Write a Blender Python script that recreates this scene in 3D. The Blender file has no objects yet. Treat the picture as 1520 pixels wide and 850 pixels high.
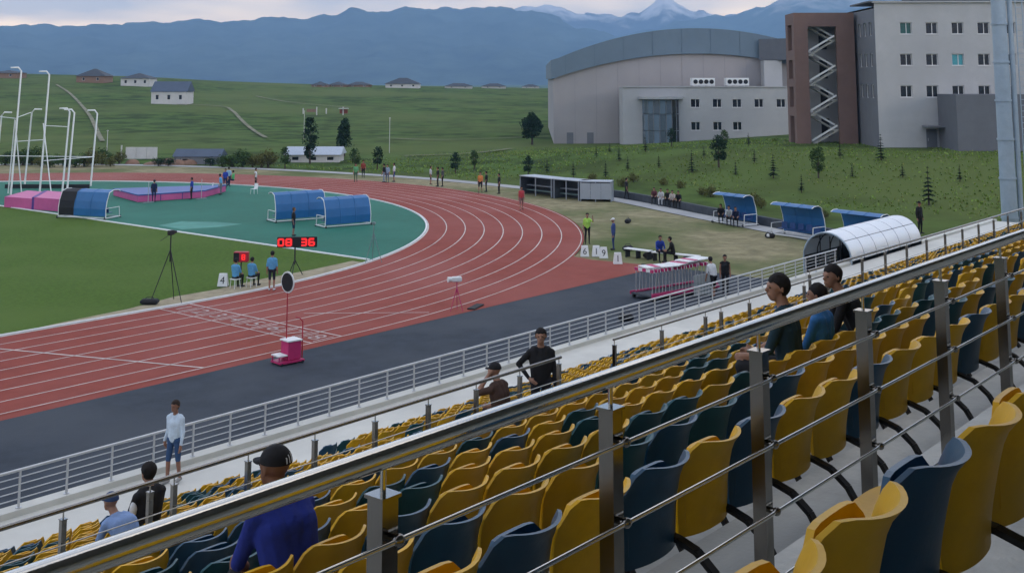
import bpy, bmesh, math, random
import numpy as np
from mathutils import Vector, Matrix, noise

# ------------------------------------------------------------------ camera, sky, sun, exposure
scene = bpy.context.scene
COL = scene.collection
rad = math.radians
YAW = 39.822
cam_d = bpy.data.cameras.new('camera')
cam = bpy.data.objects.new('camera', cam_d); COL.objects.link(cam)
cam.location = (-29.706, -42.851, 9.505)
cam.rotation_euler = (rad(90 + 7.456), 0, rad(YAW - 90))
cam_d.sensor_fit = 'HORIZONTAL'; cam_d.sensor_width = 36
cam_d.lens = 36 * 1678.3 / 1520
cam_d.shift_y = -525 / 1520            # the photograph is the lower crop of a taller frame
cam_d.clip_start = 0.05; cam_d.clip_end = 80000
scene.camera = cam

SUN_AZ, SUN_EL = -95.0, 9.0            # compass angle from +x (deg), height above the horizon
world = bpy.data.worlds.new('World'); scene.world = world; world.use_nodes = True
wn = world.node_tree; wn.nodes.clear()
def wnode(t, **k):
    n = wn.nodes.new(t)
    for a, b in k.items(): setattr(n, a, b)
    return n
w_out = wnode('ShaderNodeOutputWorld'); w_bg = wnode('ShaderNodeBackground'); w_bg.inputs[1].default_value = 0.13
sky = wnode('ShaderNodeTexSky', sky_type='NISHITA', sun_disc=False)
sky.sun_elevation = rad(SUN_EL); sky.sun_rotation = rad(90 - SUN_AZ)
sky.altitude = 800; sky.air_density = 1.0; sky.dust_density = 0.7; sky.ozone_density = 3.0
w_tc = wnode('ShaderNodeTexCoord'); w_map = wnode('ShaderNodeMapping'); w_map.inputs['Scale'].default_value = (1.6, 1.6, 9.0)
w_no = wnode('ShaderNodeTexNoise'); w_no.inputs['Scale'].default_value = 1.7; w_no.inputs['Detail'].default_value = 7; w_no.inputs['Roughness'].default_value = 0.55
w_rp = wnode('ShaderNodeValToRGB'); w_rp.color_ramp.elements[0].position = 0.36; w_rp.color_ramp.elements[1].position = 0.64
w_no2 = wnode('ShaderNodeTexNoise'); w_no2.inputs['Scale'].default_value = 3.4; w_no2.inputs['Detail'].default_value = 6
w_rp2 = wnode('ShaderNodeValToRGB'); w_rp2.color_ramp.elements[0].position = 0.40; w_rp2.color_ramp.elements[1].position = 0.60
w_rp2.color_ramp.elements[0].color = (5.0, 3.9, 2.8, 1); w_rp2.color_ramp.elements[1].color = (11.5, 8.0, 4.2, 1)     # cloud bank on the horizon, partly catching the sunset
w_sep = wnode('ShaderNodeSeparateXYZ'); w_mr = wnode('ShaderNodeMapRange'); w_mr.inputs[1].default_value = 0.04; w_mr.inputs[2].default_value = 0.32
w_inv = wnode('ShaderNodeMath', operation='SUBTRACT'); w_inv.inputs[0].default_value = 1.0
w_max = wnode('ShaderNodeMath', operation='MAXIMUM')
w_mix = wnode('ShaderNodeMixRGB'); w_cl = wnode('ShaderNodeMixRGB'); w_cl.inputs[2].default_value = (4.0, 3.75, 3.6, 1)
L = wn.links.new
L(w_tc.outputs['Generated'], w_map.inputs[0]); L(w_map.outputs[0], w_no.inputs['Vector']); L(w_map.outputs[0], w_no2.inputs['Vector'])
L(w_tc.outputs['Generated'], w_sep.inputs[0]); L(w_sep.outputs['Z'], w_mr.inputs[0]); L(w_mr.outputs[0], w_inv.inputs[1])
L(w_no.outputs['Fac'], w_rp.inputs[0]); L(w_rp.outputs[0], w_max.inputs[0]); L(w_inv.outputs[0], w_max.inputs[1])
L(w_no2.outputs['Fac'], w_rp2.inputs[0]); L(w_mr.outputs[0], w_cl.inputs[0]); L(w_rp2.outputs[0], w_cl.inputs[1])
L(w_max.outputs[0], w_mix.inputs[0]); L(sky.outputs[0], w_mix.inputs[1]); L(w_cl.outputs[0], w_mix.inputs[2])
L(w_mix.outputs[0], w_bg.inputs[0]); L(w_bg.outputs[0], w_out.inputs[0])

sun_d = bpy.data.lights.new('sun', 'SUN'); sun = bpy.data.objects.new('sun', sun_d); COL.objects.link(sun)
sun_d.energy = 0.35; sun_d.angle = rad(18); sun_d.color = (1.0, 0.86, 0.74)
sv = Vector((math.cos(rad(SUN_AZ)) * math.cos(rad(SUN_EL)), math.sin(rad(SUN_AZ)) * math.cos(rad(SUN_EL)), math.sin(rad(SUN_EL))))
sun.rotation_euler = sv.to_track_quat('Z', 'Y').to_euler()

vs = scene.view_settings
vs.view_transform = 'Standard'; vs.look = 'None'; vs.exposure = 1.9; vs.gamma = 1.0; vs.use_curve_mapping = False
scene.cycles.use_denoising = True; scene.cycles.max_bounces = 6; scene.cycles.diffuse_bounces = 3
scene.cycles.glossy_bounces = 3; scene.cycles.transmission_bounces = 4; scene.cycles.volume_bounces = 0

# ------------------------------------------------------------------ helpers
rnd = random.Random(11)
MATS = {}
def mat(name, col, rough=0.65, metal=0.0, var=0.14, scale=6.0, bump=0.0, bscale=None, emit=0.0, spec=0.35, col2=None, big=None, bigcol=None, trans=0.0, alpha=1.0, rand=0.0):
    """principled material with a two-octave procedural colour variation, optional broad patches of a second colour and fine bump"""
    if name in MATS: return MATS[name]
    m = bpy.data.materials.new(name); m.use_nodes = True; nt = m.node_tree; N = nt.nodes; l = nt.links.new
    b = N['Principled BSDF']; b.inputs['Roughness'].default_value = rough; b.inputs['Metallic'].default_value = metal
    b.inputs['Specular IOR Level'].default_value = spec; b.inputs['Alpha'].default_value = alpha
    b.inputs['Transmission Weight'].default_value = trans
    tc = N.new('ShaderNodeTexCoord'); no = N.new('ShaderNodeTexNoise'); no.inputs['Scale'].default_value = scale; no.inputs['Detail'].default_value = 6; no.inputs['Roughness'].default_value = 0.65
    src = tc.outputs['Object']
    if rand:
        oi = N.new('ShaderNodeObjectInfo'); va = N.new('ShaderNodeVectorMath'); va.operation = 'MULTIPLY_ADD'; va.inputs[1].default_value = (1, 1, 1)
        sc_ = N.new('ShaderNodeMath'); sc_.operation = 'MULTIPLY'; sc_.inputs[1].default_value = 97.0; l(oi.outputs['Random'], sc_.inputs[0]); l(src, va.inputs[0]); l(sc_.outputs[0], va.inputs[2]); src = va.outputs[0]
    l(src, no.inputs['Vector'])
    rp = N.new('ShaderNodeValToRGB'); l(no.outputs['Fac'], rp.inputs[0])
    c2 = col2 or tuple(min(1, c * (1 + var)) for c in col); c1 = tuple(c * (1 - var) for c in col)
    rp.color_ramp.elements[0].position = 0.3; rp.color_ramp.elements[1].position = 0.7
    rp.color_ramp.elements[0].color = (*c1, 1); rp.color_ramp.elements[1].color = (*c2, 1)
    out = rp.outputs[0]
    if big:
        nb = N.new('ShaderNodeTexNoise'); nb.inputs['Scale'].default_value = big; nb.inputs['Detail'].default_value = 4; l(src, nb.inputs['Vector'])
        rb = N.new('ShaderNodeValToRGB'); rb.color_ramp.elements[0].position = 0.42; rb.color_ramp.elements[1].position = 0.66; l(nb.outputs['Fac'], rb.inputs[0])
        mx = N.new('ShaderNodeMixRGB'); l(rb.outputs[0], mx.inputs[0]); l(out, mx.inputs[1]); mx.inputs[2].default_value = (*bigcol, 1); out = mx.outputs[0]
    if rand:
        mr_ = N.new('ShaderNodeMapRange'); l(oi.outputs['Random'], mr_.inputs[0]); mr_.inputs[3].default_value = 1 - rand; mr_.inputs[4].default_value = 1 + rand * .5
        hs = N.new('ShaderNodeHueSaturation'); l(mr_.outputs[0], hs.inputs['Value']); l(out, hs.inputs['Color']); out = hs.outputs[0]
    l(out, b.inputs['Base Color'])
    if bump:
        nn = N.new('ShaderNodeTexNoise'); nn.inputs['Scale'].default_value = bscale or scale * 6; nn.inputs['Detail'].default_value = 4
        l(tc.outputs['Object'], nn.inputs['Vector']); bp = N.new('ShaderNodeBump'); bp.inputs['Strength'].default_value = bump; bp.inputs['Distance'].default_value = 0.02
        l(nn.outputs['Fac'], bp.inputs['Height']); l(bp.outputs[0], b.inputs['Normal'])
    if emit:
        b.inputs['Emission Color'].default_value = (*col, 1); b.inputs['Emission Strength'].default_value = emit
    MATS[name] = m
    return m

def basis(d):
    d = Vector(d).normalized(); up = Vector((0, 0, 1)) if abs(d.z) < 0.95 else Vector((1, 0, 0))
    u = d.cross(up).normalized(); return u, d.cross(u).normalized()
class MB:
    """collects faces; build() links them as one mesh object"""
    def __init__(s): s.v = []; s.f = []; s.m = []; s.s = []
    def add(s, v, f, m=0, sm=False):
        o = len(s.v); s.v += [tuple(p) for p in v]
        for q in f: s.f.append(tuple(i + o for i in q)); s.m.append(m); s.s.append(sm)
        return s
    def box(s, c, d, m=0, rz=0.0, bev=0.0):
        x, y, z = d[0] / 2, d[1] / 2, d[2] / 2; co, si = math.cos(rz), math.sin(rz)
        P = lambda a, b, e: (c[0] + a * co - b * si, c[1] + a * si + b * co, c[2] + e)
        if bev:
            k = min(bev, x * .9, y * .9, z * .9); rings = []
            for zz, i in ((-z, k), (-z + k, 0), (z - k, 0), (z, k)):
                X, Yy, q = x - i, y - i, k * .6
                rings.append([P(*p, zz) for p in ((-X + q, -Yy), (X - q, -Yy), (X, -Yy + q), (X, Yy - q), (X - q, Yy), (-X + q, Yy), (-X, Yy - q), (-X, -Yy + q))])
            v = [p for r in rings for p in r]; f = [tuple(range(7, -1, -1)), tuple(range(24, 32))]
            for r in range(3):
                for i in range(8): f.append((r * 8 + i, r * 8 + (i + 1) % 8, r * 8 + 8 + (i + 1) % 8, r * 8 + 8 + i))
            return s.add(v, f, m)
        v = [P(-x, -y, -z), P(x, -y, -z), P(x, y, -z), P(-x, y, -z), P(-x, -y, z), P(x, -y, z), P(x, y, z), P(-x, y, z)]
        return s.add(v, [(0, 3, 2, 1), (4, 5, 6, 7), (0, 1, 5, 4), (1, 2, 6, 5), (2, 3, 7, 6), (3, 0, 4, 7)], m)
    def prism(s, pts, z0, z1, m=0, mt=None):
        n = len(pts); v = [(p[0], p[1], z0) for p in pts] + [(p[0], p[1], z1) for p in pts]
        s.add(v, [tuple((i, (i + 1) % n, n + (i + 1) % n, n + i)) for i in range(n)] + [tuple(range(n - 1, -1, -1))], m)
        return s.add([v[n + i] for i in range(n)], [tuple(range(n))], m if mt is None else mt)
    def tube(s, a, b, r, r2=None, n=8, m=0, cap=True):
        a, b = Vector(a), Vector(b); r2 = r if r2 is None else r2; u, w = basis(b - a)
        v = [a + (u * math.cos(t) + w * math.sin(t)) * r for t in (i * 2 * math.pi / n for i in range(n))] + [b + (u * math.cos(t) + w * math.sin(t)) * r2 for t in (i * 2 * math.pi / n for i in range(n))]
        s.add(v, [(i, (i + 1) % n, n + (i + 1) % n, n + i) for i in range(n)], m, True)
        if cap: s.add(v[:n], [tuple(range(n - 1, -1, -1))], m); s.add(v[n:], [tuple(range(n))], m)
        return s
    def path(s, pts, r, n=6, m=0):
        pts = [Vector(p) for p in pts]; rr = r if isinstance(r, (list, tuple)) else [r] * len(pts); rings = []
        for i, p in enumerate(pts):
            d = pts[min(i + 1, len(pts) - 1)] - pts[max(i - 1, 0)]; u, w = basis(d)
            rings += [p + (u * math.cos(t) + w * math.sin(t)) * rr[i] for t in (k * 2 * math.pi / n for k in range(n))]
        f = [(i * n + k, i * n + (k + 1) % n, (i + 1) * n + (k + 1) % n, (i + 1) * n + k) for i in range(len(pts) - 1) for k in range(n)]
        s.add(rings, f, m, True); s.add(rings[:n], [tuple(range(n - 1, -1, -1))], m); return s.add(rings[-n:], [tuple(range(n))], m)
    def bar(s, a, b, w, h, m=0):
        """rectangular bar from a to b, w wide (level), h tall"""
        a, b = Vector(a), Vector(b); d = (b - a).normalized(); u = d.cross(Vector((0, 0, 1)))
        u = u.normalized() * (w / 2) if u.length > 1e-4 else Vector((w / 2, 0, 0)); t = u.cross(d).normalized() * (h / 2)
        v = [a - u - t, a + u - t, a + u + t, a - u + t, b - u - t, b + u - t, b + u + t, b - u + t]
        return s.add(v, [(0, 3, 2, 1), (4, 5, 6, 7), (0, 1, 5, 4), (1, 2, 6, 5), (2, 3, 7, 6), (3, 0, 4, 7)], m)
    def ell(s, c, r, nu=12, nv=8, m=0, z0=-1.0):
        v = []; f = []
        for j in range(nv + 1):
            t = math.asin(z0) + (math.pi / 2 - math.asin(z0)) * j / nv
            for i in range(nu):
                a = 2 * math.pi * i / nu; v.append((c[0] + r[0] * math.cos(t) * math.cos(a), c[1] + r[1] * math.cos(t) * math.sin(a), c[2] + r[2] * math.sin(t)))
        for j in range(nv):
            for i in range(nu): f.append((j * nu + i, j * nu + (i + 1) % nu, (j + 1) * nu + (i + 1) % nu, (j + 1) * nu + i))
        return s.add(v, f, m, True)
    def grid(s, P, m=0, sm=True, closed=False):
        """P[i][j] points -> quads"""
        nr, nc = len(P), len(P[0]); v = [p for r in P for p in r]
        f = [(i * nc + j, i * nc + (j + 1) % nc, (i + 1) * nc + (j + 1) % nc, (i + 1) * nc + j) for i in range(nr - 1) for j in range(nc if closed else nc - 1)]
        return s.add(v, f, m, sm)
    def slab(s, P, thick, m=0):
        """curved sheet with thickness: P[i][j] front points, thick a vector function or (dx,dy,dz)"""
        Q = [[tuple(Vector(p) + Vector(thick)) for p in r] for r in P]
        nr, nc = len(P), len(P[0]); s.grid(P, m); s.grid([list(reversed(r)) for r in Q], m)
        for A, B in ((P[0], Q[0]), (Q[-1], P[-1])): s.grid([list(B), list(A)], m, False)
        s.grid([[r[0] for r in P], [r[0] for r in Q]], m, False); return s.grid([[r[-1] for r in Q], [r[-1] for r in P]], m, False)
    def mesh(s, name, mats):
        me = bpy.data.meshes.new(name); me.from_pydata(s.v, [], s.f)
        for k in (mats if isinstance(mats, (list, tuple)) else [mats]): me.materials.append(k)
        me.polygons.foreach_set('material_index', s.m); me.polygons.foreach_set('use_smooth', s.s); me.update(); return me
    def build(s, name, mats, parent=None, loc=None, rz=0.0):
        return link(name, s.mesh(name, mats), parent, loc, rz)
def link(name, me, parent=None, loc=None, rz=0.0):
    o = bpy.data.objects.new(name, me); COL.objects.link(o)
    if parent: o.parent = parent
    if loc is not None: o.location = loc
    o.rotation_euler.z = rz; return o
def tag(o, label=None, cat=None, group=None, kind=None):
    if label: o['label'] = label
    if cat: o['category'] = cat
    if group: o['group'] = group
    if kind: o['kind'] = kind
    return o
def thing(name, label, cat, loc=(0, 0, 0), rz=0.0, group=None):
    o = bpy.data.objects.new(name, None); COL.objects.link(o); o.location = loc; o.rotation_euler.z = rz; o.empty_display_size = 0.2
    return tag(o, label, cat, group)
def struct(o): o['kind'] = 'structure'; return o
def copy_tree(o, parent=None):
    c = o.copy(); COL.objects.link(c); c.parent = parent
    for ch in o.children: copy_tree(ch, c)
    return c
def text_mesh(name, s, size, m):
    c = bpy.data.curves.new(name, 'FONT'); c.body = s; c.size = size; c.align_x = 'CENTER'; c.align_y = 'CENTER'; c.extrude = 0.002
    o = bpy.data.objects.new(name, c); COL.objects.link(o); bpy.context.view_layer.update()
    me = bpy.data.meshes.new_from_object(o.evaluated_get(bpy.context.evaluated_depsgraph_get())); me.materials.clear(); me.materials.append(m)
    bpy.data.objects.remove(o); return me
FACE = rad(YAW - 90)        # heading of a thing whose local -y looks back at the stand's upper rows
def sstep(a, b, v):
    t = max(0.0, min(1.0, (v - a) / (b - a)))
    return t * t * (3 - 2 * t)
def lerp_table(tab, v):
    if v <= tab[0][0]: return tab[0][1]
    for (a, p), (b, q) in zip(tab, tab[1:]):
        if v <= b: return p + (q - p) * (v - a) / (b - a)
    return tab[-1][1]
CREST = [(-60, 12.5), (-25, 12.3), (-18, 11.2), (-14, 9.3), (-9, 7.6), (2, 5.7), (20, 4.5), (60, 4.0)]
def ground_height(x, y):
    """height of the terrain over the flat stadium floor: campus lawn to the south-east, low hill to the north-east"""
    z = 2.6 * sstep(53, 82, x) * (1 - sstep(16, 62, y))
    dx, dy = x + 29.7, y + 42.85
    d = math.hypot(dx, dy)
    if d > 150:
        az = 39.82 - math.degrees(math.atan2(dy, dx))
        if az < -180: az += 360
        c = lerp_table(CREST, max(-60, min(60, az)))
        if abs(az) > 80: c *= max(0, 1 - (abs(az) - 80) / 30)
        z += c * sstep(205, 500, d) * (1 - sstep(540, 1100, d)) - 5.0 * sstep(600, 1300, d)
        z += 0.35 * math.sin(x * 0.021 + 1.3) * math.sin(y * 0.027) * sstep(200, 300, d)
    return z

# ------------------------------------------------------------------ materials of the setting
M_white = mat('white_paint', (0.72, 0.74, 0.74), 0.5, var=0.06)
M_line = mat('lane_paint', (0.54, 0.49, 0.46), 0.75, var=0.3, scale=0.9)
M_track = mat('track_rubber', (0.24, 0.05, 0.034), 0.85, var=0.14, scale=1.1, bump=0.25, bscale=60, big=0.12, bigcol=(0.28, 0.078, 0.062), spec=0.2)
M_asph = mat('asphalt', (0.04, 0.05, 0.065), 0.9, var=0.22, scale=1.2, bump=0.35, bscale=45, big=0.22, bigcol=(0.058, 0.068, 0.082), spec=0.2)
M_infield = mat('infield_grass', (0.066, 0.122, 0.016), 0.9, var=0.3, scale=5, bump=0.5, bscale=30, big=0.13, bigcol=(0.085, 0.14, 0.026), spec=0.1)
M_dzone = mat('green_rubber', (0.022, 0.135, 0.092), 0.8, var=0.1, scale=1.2, bump=0.15, bscale=50, big=0.1, bigcol=(0.03, 0.17, 0.12), spec=0.2)
M_field = mat('meadow', (0.05, 0.086, 0.02), 0.95, var=0.45, scale=0.16, bump=0.6, bscale=3.0, big=0.022, bigcol=(0.09, 0.122, 0.036), spec=0.05)
M_dry = mat('dry_grass', (0.25, 0.225, 0.135), 0.95, var=0.35, scale=0.9, bump=0.6, bscale=20, big=0.11, bigcol=(0.095, 0.125, 0.045), spec=0.05)
M_sand = mat('worn_sand', (0.33, 0.29, 0.2), 0.95, var=0.25, scale=1.8, bump=0.5, bscale=25, spec=0.05)
M_conc = mat('concrete', (0.37, 0.37, 0.335), 0.5, var=0.2, scale=3.5, bump=0.25, bscale=30, big=0.9, bigcol=(0.24, 0.245, 0.225), spec=0.35)
M_walk = mat('pale_concrete', (0.62, 0.62, 0.57), 0.8, var=0.08, scale=1.5, bump=0.2, bscale=30, big=0.3, bigcol=(0.54, 0.54, 0.5), spec=0.25)
M_pave = mat('path_concrete', (0.36, 0.37, 0.37), 0.9, var=0.14, scale=1.5, big=0.2, bigcol=(0.29, 0.3, 0.31))
M_kerb = mat('dark_kerb', (0.06, 0.07, 0.085), 0.9, var=0.2, scale=2)
M_dirt = mat('dirt', (0.2, 0.19, 0.13), 0.95, var=0.25, scale=0.6, big=.2, bigcol=(.1, .12, .06))

# ------------------------------------------------------------------ terrain
def ground_mesh():
    cx, cy = 10.0, 15.0; na = 288; rr = [0, 20, 40, 50]; r = 50.0
    while r < 620: r += 5.0 if r < 160 else 9.0; rr.append(r)
    while r < 14000: r *= 1.16; rr.append(r)
    v = [(cx, cy, -0.09)]; f = []
    for r in rr[1:]:
        for i in range(na):
            a = 2 * math.pi * i / na; x, y = cx + r * math.cos(a), cy + r * math.sin(a)
            z = ground_height(x, y) - 0.09
            v.append((x, y, z))
    for i in range(na): f.append((0, 1 + i, 1 + (i + 1) % na))
    for k in range(len(rr) - 2):
        o = 1 + k * na
        for i in range(na): f.append((o + i, o + na + i, o + na + (i + 1) % na, o + (i + 1) % na))
    b = MB(); b.add(v, f, 0, True); return b
M_field.node_tree.nodes['Color Ramp'].color_ramp.elements[0].position = 0.40; M_field.node_tree.nodes['Color Ramp'].color_ramp.elements[1].position = 0.58
struct(ground_mesh().build('ground', M_field))

# ------------------------------------------------------------------ mountains: three ranges, each a real ridge with flanks
def mountain_mat(name, low, snow, lo, hi):
    m = mat(name, low, 0.95, var=0.6, scale=0.006, spec=0.0); nt = m.node_tree; N = nt.nodes; l = nt.links.new; b = N['Principled BSDF']
    src = b.inputs['Base Color'].links[0].from_socket
    g = N.new('ShaderNodeNewGeometry'); sp = N.new('ShaderNodeSeparateXYZ'); l(g.outputs['Position'], sp.inputs[0])
    no = N.new('ShaderNodeTexNoise'); no.inputs['Scale'].default_value = 0.009; no.inputs['Detail'].default_value = 8; l(g.outputs['Position'], no.inputs['Vector'])
    ma = N.new('ShaderNodeMath'); ma.operation = 'MULTIPLY_ADD'; l(no.outputs['Fac'], ma.inputs[0]); ma.inputs[1].default_value = (hi - lo) * 2.6; l(sp.outputs['Z'], ma.inputs[2])
    mr = N.new('ShaderNodeMapRange'); l(ma.outputs[0], mr.inputs[0]); mr.inputs[1].default_value = lo + (hi - lo) * 1.3; mr.inputs[2].default_value = hi + (hi - lo) * 1.3
    mx = N.new('ShaderNodeMixRGB'); l(mr.outputs[0], mx.inputs[0]); l(src, mx.inputs[1]); mx.inputs[2].default_value = (*snow, 1); l(mx.outputs[0], b.inputs['Base Color'])
    return m
def mountain(name, dist, front, back, crest, m, seed, rough):
    """crest: (azimuth, elevation) in degrees seen from the stadium"""
    az0, az1, n = -70.0, 70.0, 700; tt = [i / 13 for i in range(14)] + [1.08, 1.2, 1.5, 2.0]; P = []
    for i in range(n + 1):
        az = az0 + (az1 - az0) * i / n; el = lerp_table(crest, az); row = []
        if az < crest[0][0] or az > crest[-1][0]: el *= 1 + 0.35 * noise.noise(Vector((az * .15, seed, 0)))
        H = dist * math.tan(rad(el))
        for t in tt:
            d = dist - front * (1 - t) if t <= 1 else dist + back * (t - 1); a = rad(YAW - az)
            x, y = -29.7 + d * math.cos(a), -42.85 + d * math.sin(a); q = Vector((x * .0021, y * .0021, seed))
            rid = abs(noise.fractal(q, 0.9, 2.1, 6)); fr = noise.fractal(q * 3.1, 0.9, 2.1, 5)
            s = (t ** 1.15 if t <= 1 else max(0, 2 - t) ** 1.1)
            z = H * s * (1 - rough * 1.6 * rid * (1 - t if t <= 1 else 1)) + H * rough * 0.34 * fr * min(1, 2 * s)
            row.append((x, y, z - 20 * (1 - min(1, s * 4))))
        P.append(row)
    b = MB(); b.grid(P); return struct(b.build(name, m))
M_m1 = mountain_mat('foothill_slopes', (0.055, 0.075, 0.06), (0.5, 0.48, 0.46), 370, 480)
M_m2 = mountain_mat('high_slopes', (0.06, 0.065, 0.07), (0.75, 0.72, 0.7), 370, 500)
mountain('mountain_range', 5600, 1900, 1200, [(-32.21, 2.13), (-24.32, 2.51), (-21.43, 2.69), (-18.42, 2.78), (-15.62, 2.92), (-14.35, 3.03), (-12.74, 3.05), (-11.44, 3.07), (-10.28, 2.98), (-9.63, 3.25), (-8.13, 3.5), (-6.79, 3.58), (-5.28, 3.86), (-4.09, 3.7), (-2.05, 3.67), (-0.68, 3.77), (1.02, 3.67), (2.39, 3.23), (3.74, 2.75), (5.77, 2.34), (8.1, 1.86), (11.39, 1.31), (17.73, 0.79), (26.43, 0.59)], M_m1, 3.0, 0.3)
mountain('snow_mountain_range', 7400, 1700, 700, [(-32.18, 1.7), (-8.78, 2.49), (-2.05, 3.36), (0.34, 3.84), (2.39, 3.87), (3.07, 3.63), (4.09, 3.46), (5.44, 3.42), (6.46, 3.48), (6.97, 3.81), (7.65, 4.28), (8.31, 3.87), (9.13, 3.42), (10.13, 3.28), (11.45, 3.4), (14.68, 3.26), (20.84, 2.83), (29.21, 2.64)], M_m2, 8.0, 0.22)
mountain('side_mountain_range', 6300, 1800, 1000, [(-2.03, 0.26), (2.04, 1.16), (4.75, 2.17), (6.78, 2.67), (8.46, 3.06), (9.79, 3.25), (11.45, 3.4), (12.27, 3.69), (13.1, 4.14), (14.72, 4.37), (16.61, 4.2), (18.8, 4.48), (23.84, 4.33), (31.82, 3.73)], M_m1, 15.0, 0.25)

# ------------------------------------------------------------------ track, infield, apron
R0 = 36.5
def oval(d, x0=-115.0, seg=110):
    """points along the oval at distance d outside the inner kerb"""
    p = [(x0 + (0 - x0) * i / 10, -d) for i in range(10)]
    p += [((R0 + d) * math.cos(a), R0 + (R0 + d) * math.sin(a)) for a in (-math.pi / 2 + math.pi * i / seg for i in range(seg + 1))]
    return p + [(x0 * i / 10, 2 * R0 + d) for i in range(1, 11)]
def ring(d0, d1, z, z_b=None):
    a, b = oval(d0), oval(d1); m = MB(); m.grid([[(x, y, z) for x, y in a], [(x, y, z) for x, y in b]], 0, False)
    m.f = [tuple(reversed(q)) for q in m.f]; return m
def flat(pts, z): m = MB(); m.add([(x, y, z) for x, y in pts], [tuple(range(len(pts)))]); return m
inner = oval(0)
struct(flat([p for p in inner], -0.03).build('infield_lawn', M_infield))
XD = 13.3
dz = [(XD, R0 - math.sqrt(R0 ** 2 - XD ** 2))] + [p for p in inner if p[0] > XD] + [(XD, R0 + math.sqrt(R0 ** 2 - XD ** 2))]
struct(flat(dz, -0.022).build('jumping_area', M_dzone))
m = MB(); m.box((XD, R0, -0.005), (0.18, 2 * math.sqrt(R0 ** 2 - XD ** 2) - 1, 0.06)); struct(m.build('area_edging', M_white))
tr = struct(ring(0, 9.9, 0.0).build('running_track', M_track))
for k in range(9):
    w = 0.042 if k else 0.06
    ring(1.22 * k - w, 1.22 * k + w * (0.4 if k else 1), 0.005).build('lane_line', M_line, tr)
kb = MB(); a, b_ = oval(-0.16), oval(-0.07)
kb.grid([[(x, y, -0.02) for x, y in a], [(x, y, 0.06) for x, y in a], [(x, y, 0.06) for x, y in b_], [(x, y, -0.02) for x, y in b_]], 0, False); kb.build('kerb_rail', M_white, tr)
def mark(p, q, w, name='start_line'):
    p, q = Vector(p[:2]), Vector(q[:2]); n = (q - p).normalized(); n = Vector((-n.y, n.x)) * w / 2
    flat([tuple(v) for v in (p - n, q - n, q + n, p + n)], 0.010).build(name, M_line, tr)
mark((-9.9, 0.0), (-6.1, -9.76), 0.09)
mark((0.0, -0.05), (0.0, -9.76), 0.08, 'finish_line'); mark((-1.45, -0.05), (-1.45, -9.76), 0.06, 'finish_line')
mark((1.84, -5.38, -0.0), (5.265, -9.231, -0.0), 0.06)
M_worn = mat('worn_paint', (0.42, 0.34, 0.32), 0.8, var=0.3, scale=4)
for k in range(8):
    me = text_mesh('lane_number', str(k + 1), 1.1, M_worn); o = link('lane_number', me, tr, (-0.72, -1.22 * k - 0.63, 0.012)); o.rotation_euler.z = rad(-90)
    for s_ in (-.42, .42): mark((-0.72 - .5, -1.22 * k - .61 + s_), (-0.72 + .5, -1.22 * k - .61 + s_), 0.04, 'number_box_line')
# red run-out beyond the bend, then the asphalt apron
ro = [p for p in oval(9.9) if 0 <= p[0] <= 21.0 and p[1] < 20]
struct(flat([(0, -10.35), (19.8, -10.35), (21.3, -9.1), (20.9, -6.2), (21.2, -4.6)] + list(reversed(ro)), -0.002).build('run_out', M_track))
struct(flat([(-115, -20.5), (21.5, -20.5), (21.5, -9.0), (21.3, -9.1), (19.8, -10.36), (0, -10.36), (-115, -10.36)], -0.006).build('asphalt_apron', M_asph))
struct(flat([(-115, -10.36), (0, -10.36), (0, -9.9), (-115, -9.9)], -0.004).build('track_edge', M_track))
m = MB()
edge = [(-7.5, .2), (-5, .5), (-2, 1.0), (0.5, 1.6), (3, 1.7), (6, 1.9), (9, 1.6), (12.5, 1.0)]
pts = []
for x, w in edge: pts.append((x, 0.18 if x <= 0 else R0 - math.sqrt((R0 - .18) ** 2 - x * x)))
for x, w in reversed(edge): pts.append((x + rnd.uniform(-.3, .3), (0 if x <= 0 else R0 - math.sqrt(R0 ** 2 - x * x)) + .18 + w * rnd.uniform(.8, 1.2)))
struct(flat(pts, -0.016).build('worn_strip', M_sand))
flat([(14.349, 24.452, -0.0)[:2], (14.151, 21.471, -0.0)[:2], (16.646, 20.604, -0.0)[:2], (18.369, 20.744, -0.0)[:2], (17.871, 23.051, -0.0)[:2], (16.622, 25.13, -0.0)[:2]], -0.018).build('worn_rubber_patch', mat('worn_green_rubber', (0.085, 0.27, 0.22), 0.85, var=0.2, scale=.6), bpy.data.objects['jumping_area'])
# dry grass between the bend and the path, path, low dark retaining kerb
PATH = [(-60, 98), (0, 97), (25, 92.5), (38, 82), (46, 68), (50.2, 52), (51.7, 36), (50.2, 22), (47.5, 11), (42, 0), (36.5, -11.3), (33.2, -18), (32, -26)]
def resample(P, n):
    """Catmull-Rom through P"""
    out = []
    for i in range(len(P) - 1):
        p0, p1, p2, p3 = (Vector(P[max(0, min(len(P) - 1, j))]) for j in (i - 1, i, i + 1, i + 2))
        for k in range(n):
            t = k / n; out.append(0.5 * ((2 * p1) + (p2 - p0) * t + (2 * p0 - 5 * p1 + 4 * p2 - p3) * t * t + (3 * p1 - p0 - 3 * p2 + p3) * t ** 3))
    return out + [Vector(P[-1])]
def offset_line(P, d):
    o = []
    for i, p in enumerate(P):
        t = (P[min(i + 1, len(P) - 1)] - P[max(0, i - 1)]).normalized(); o.append(p + Vector((-t.y, t.x)) * d)
    return o
PL = resample(PATH, 8)
def strip(P, d0, d1, z0, z1=None, dz=0.0):
    a, b = offset_line(P, d0), offset_line(P, d1); m = MB()
    f = (lambda p: max(0, ground_height(p.x, p.y)) + z0 if dz is not None else z0)
    m.grid([[(p.x, p.y, f(p)) for p in a], [(p.x, p.y, f(p)) for p in b]], 0, False); return m
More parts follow.
